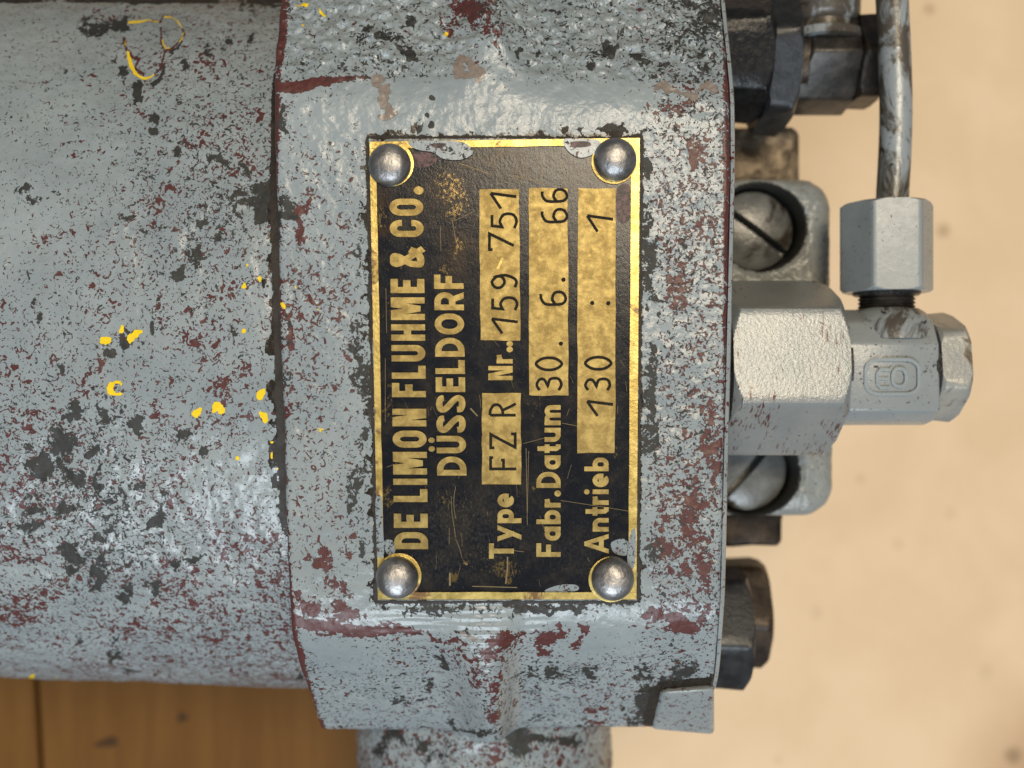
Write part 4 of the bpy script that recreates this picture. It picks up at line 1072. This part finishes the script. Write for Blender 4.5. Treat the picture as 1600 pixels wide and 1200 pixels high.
# ------------------------------------------------------------------ screw blocks
def screw_block(x0, x1, y0, y1, ztop, sc, R, slot_deg, label):
    g = group("screw_block", label)
    nx, ny = 130, 130
    xx, yy = np.meshgrid(np.linspace(x0, x1, nx), np.linspace(y0, y1, ny))
    rc = 0.62
    dxr = np.minimum(x1 - xx, 9); dyt = np.minimum(y1 - yy, yy - y0)
    # rounded plan corners by pulling points in, rounded upper edges by dropping z
    ex = np.clip((rc - (x1 - xx)) / rc, 0, 1); ey = np.clip((rc - dyt) / rc, 0, 1)
    e = np.sqrt(ex ** 2 + ey ** 2); e = np.clip(e, 0, 1.0)
    zz = ztop - 0.40 * (1 - np.sqrt(np.clip(1 - e ** 2, 0, 1)))
    zz = np.where(ex ** 2 + ey ** 2 > 1, ztop - 0.40 - (np.sqrt(ex ** 2 + ey ** 2) - 1) * 3.0, zz)
    over = np.sqrt(ex ** 2 + ey ** 2)
    f_ = np.where(over > 1, 1 / np.maximum(over, 1), 1)
    ccx = x1 - rc; up_ = (y1 - yy) < (yy - y0)
    ccy = np.where(up_, y1 - rc, y0 + rc)
    xx = np.where(ex > 0, ccx + (xx - ccx) * f_, xx); yy = np.where(ey > 0, ccy + (yy - ccy) * f_, yy)
    zz = np.maximum(zz, ztop - 0.40) + (fbm(xx * 4, yy * 4, 77) - .5) * 0.10
    rr = np.hypot(xx - sc[0], yy - sc[1])
    zz = zz - 0.95 * sstep(R + 0.03, R - 0.03, rr) - 0.06 * sstep(R + .18, R, rr)
    X = np.concatenate([xx[:1], xx, xx[-1:]], 0); Yq = np.concatenate([yy[:1], yy, yy[-1:]], 0)
    Zq = np.concatenate([np.full_like(zz[:1], -8.0), zz, np.full_like(zz[:1], -8.0)], 0)
    X = np.concatenate([X[:, :1], X, X[:, -1:] + .02], 1); Yq = np.concatenate([Yq[:, :1], Yq, Yq[:, -1:]], 1)
    Zq = np.concatenate([np.full_like(Zq[:, :1], -8.0), Zq, np.full_like(Zq[:, :1], -8.0)], 1)
    V = np.stack([X, Yq, Zq], -1).reshape(-1, 3)
    wr = np.zeros((len(V), 4)); rr2 = np.hypot(V[:, 0] - sc[0], V[:, 1] - sc[1])
    wr[:, 1] = np.clip(1.2 * sstep(R + 0.10, R - 0.02, rr2), 0, 1)  # shade of the gap round the sunken screw painted into the pocket's colour
    mesh_obj("block", V, grid_faces(*X.shape), M['paint_warm'], g, 50, wr)
    # domed slotted screw
    Rs = R * 0.93; w = 0.075; zc = ztop - 0.70
    vs = list(np.linspace(-Rs, -w, 22)) + [-w + 1e-3, w - 1e-3] + list(np.linspace(w, Rs, 22))
    rows = []; nu = 40; ca, sa = math.cos(math.radians(slot_deg)), math.sin(math.radians(slot_deg))
    for k, v_ in enumerate(vs):
        c = math.sqrt(max(Rs * Rs - v_ * v_, 1e-6))
        for t in np.linspace(-1, 1, nu):
            u_ = c * math.sin(t * math.pi / 2)
            r_ = min(1, math.hypot(u_, v_) / Rs)
            z_ = zc + 0.24 * math.sqrt(max(0, 1 - (r_ * .96) ** 2))
            if k in (22, 23): z_ = zc - 0.15
            rows.append((sc[0] + u_ * ca - v_ * sa, sc[1] + u_ * sa + v_ * ca, z_))
    mesh_obj("slotted_screw", rows, grid_faces(len(vs), nu), M['screw'], g, 45)
    return g
screw_block(3.4, 6.18, 1.35, 3.98, -3.55, (4.76, 3.02), 0.83, -37, "wet looking grey block with slotted screw above the large nut")
screw_block(3.4, 6.22, -2.56, 0.1, -3.55, (4.62, -1.70), 0.84, 49, "grey block with slotted screw below the large nut")

# bare castings under the blocks
for (q0, lbl, mt) in (([P(1100, 285, -5.2), P(1252, 290, -5.2), P(1250, 198, -5.2), P(1100, 196, -5.2)], "bare brown casting at the upper screw block", 'bare_casting'),
                      ([P(1100, 856, -5.2), P(1224, 855, -5.2), P(1226, 790, -5.2), P(1100, 790, -5.2)], "dark brown casting below the lower screw block", 'brown_steel')):
    o = bevel_box("casting_foot", q0, 2.5, 0.16, M[mt], pump, 4, sub=2, nz=0.10); o["label"] = lbl

# ------------------------------------------------------------------ upper dark fitting
uf = group("upper_fitting", "oily black hexagonal nuts and dark fitting at the top edge")
UY, UZ = 6.28, -3.6
V, F = hexnut((3.45, UY, UZ), (1, 0, 0), 1.32, 1.28, -15, 0.05, 0.20, slope=1.3, rf=0.86)
mesh_obj("oily_nut", V, F, M['black_oily'], uf, 25)
V, F = hexnut((4.75, UY - .02, UZ - .35), (1, 0, 0), 0.58, 1.44, -8, 0.06, 0.16, slope=1.3, rf=0.90)
mesh_obj("flange_nut", V, F, M['blue_steel'], uf, 25)
V, F = lathe((5.35, UY, UZ - .4), (1, 0, 0), [(0, .9), (0.1, .9), (.14, .7), (.3, .7)], 64)
mesh_obj("fitting_collar", V, F, M['brown_steel'], uf, 40)
zq = UZ + 0.35
sec = [(UY - .92, UZ - .9), (UY - .80, UZ - .15), (UY - .03, UZ + .42), (UY + .7, UZ + .1), (UY + .8, UZ - 1.1), (UY - .3, UZ - 1.4)]
bm = bmesh.new()
a = [bm.verts.new((5.40 + (0.25 if y > UY - .1 else 0), y, z)) for y, z in sec]; b = [bm.verts.new((6.62, y, z)) for y, z in sec]
n = len(sec); bm.faces.new(a); bm.faces.new(b[::-1])
for i in range(n): bm.faces.new((a[i], b[i], b[(i + 1) % n], a[(i + 1) % n]))
bmesh.ops.recalc_face_normals(bm, faces=bm.faces)
bmesh.ops.bevel(bm, geom=list(bm.edges), offset=0.06, segments=3, affect='EDGES', profile=.5)
bm.verts.index_update(); V = [tuple(v.co) for v in bm.verts]; F = [[v.index for v in f.verts] for f in bm.faces]; bm.free()
mesh_obj("fitting_block", V, F, M['dark_steel'], uf, 40)
V, F = lathe((6.02, UY + .30, UZ - .25), (0, 1, 0), [(0, .80), (.16, .76), (.19, .66), (.24, .56), (.36, .56), (.40, .64), (.50, .70), (1.8, .74)], 64)
mesh_obj("pipe_socket", V, F, M['pipe_dark'], uf, 40)
V, F = hexnut((6.60, UY - .02, UZ - .35), (1, 0, 0), 0.44, 0.92, -2, 0.04, 0.10, slope=1.5, rf=0.90)
mesh_obj("cap_nut", V, F, M['brown_steel'], uf, 25)

# ------------------------------------------------------------------ lower bolts
lb = group("cover_bolt", "dark blued hexagonal bolt head beside the corner lug")
V, F = hexnut((3.55, -4.78, -4.2), (1, 0, 0), 1.00, 1.24, 5, 0.05, 0.16, slope=1.3, rf=0.88)
mesh_obj("bolt_head", V, F, M['blue_steel'], lb, 25)
V, F = lathe((3.2, -4.72, -4.2), (1, 0, 0), [(0, .7), (0.6, .7)], 48)
mesh_obj("bolt_shank", V, F, M['grease'], lb, 40)
lb2 = group("cover_bolt", "brown stained hexagonal bolt head set deeper")
V, F = hexnut((4.0, -4.86, -5.9), (1, 0, 0), 1.32, 1.22, 2, 0.05, 0.14, slope=0.8, rf=0.90)
mesh_obj("bolt_head", V, F, M['brown_steel'], lb2, 25)
V, F = lathe((3.2, -4.86, -5.9), (1, 0, 0), [(0, .7), (0.9, .7)], 48)
mesh_obj("bolt_shank", V, F, M['grease'], lb2, 40)
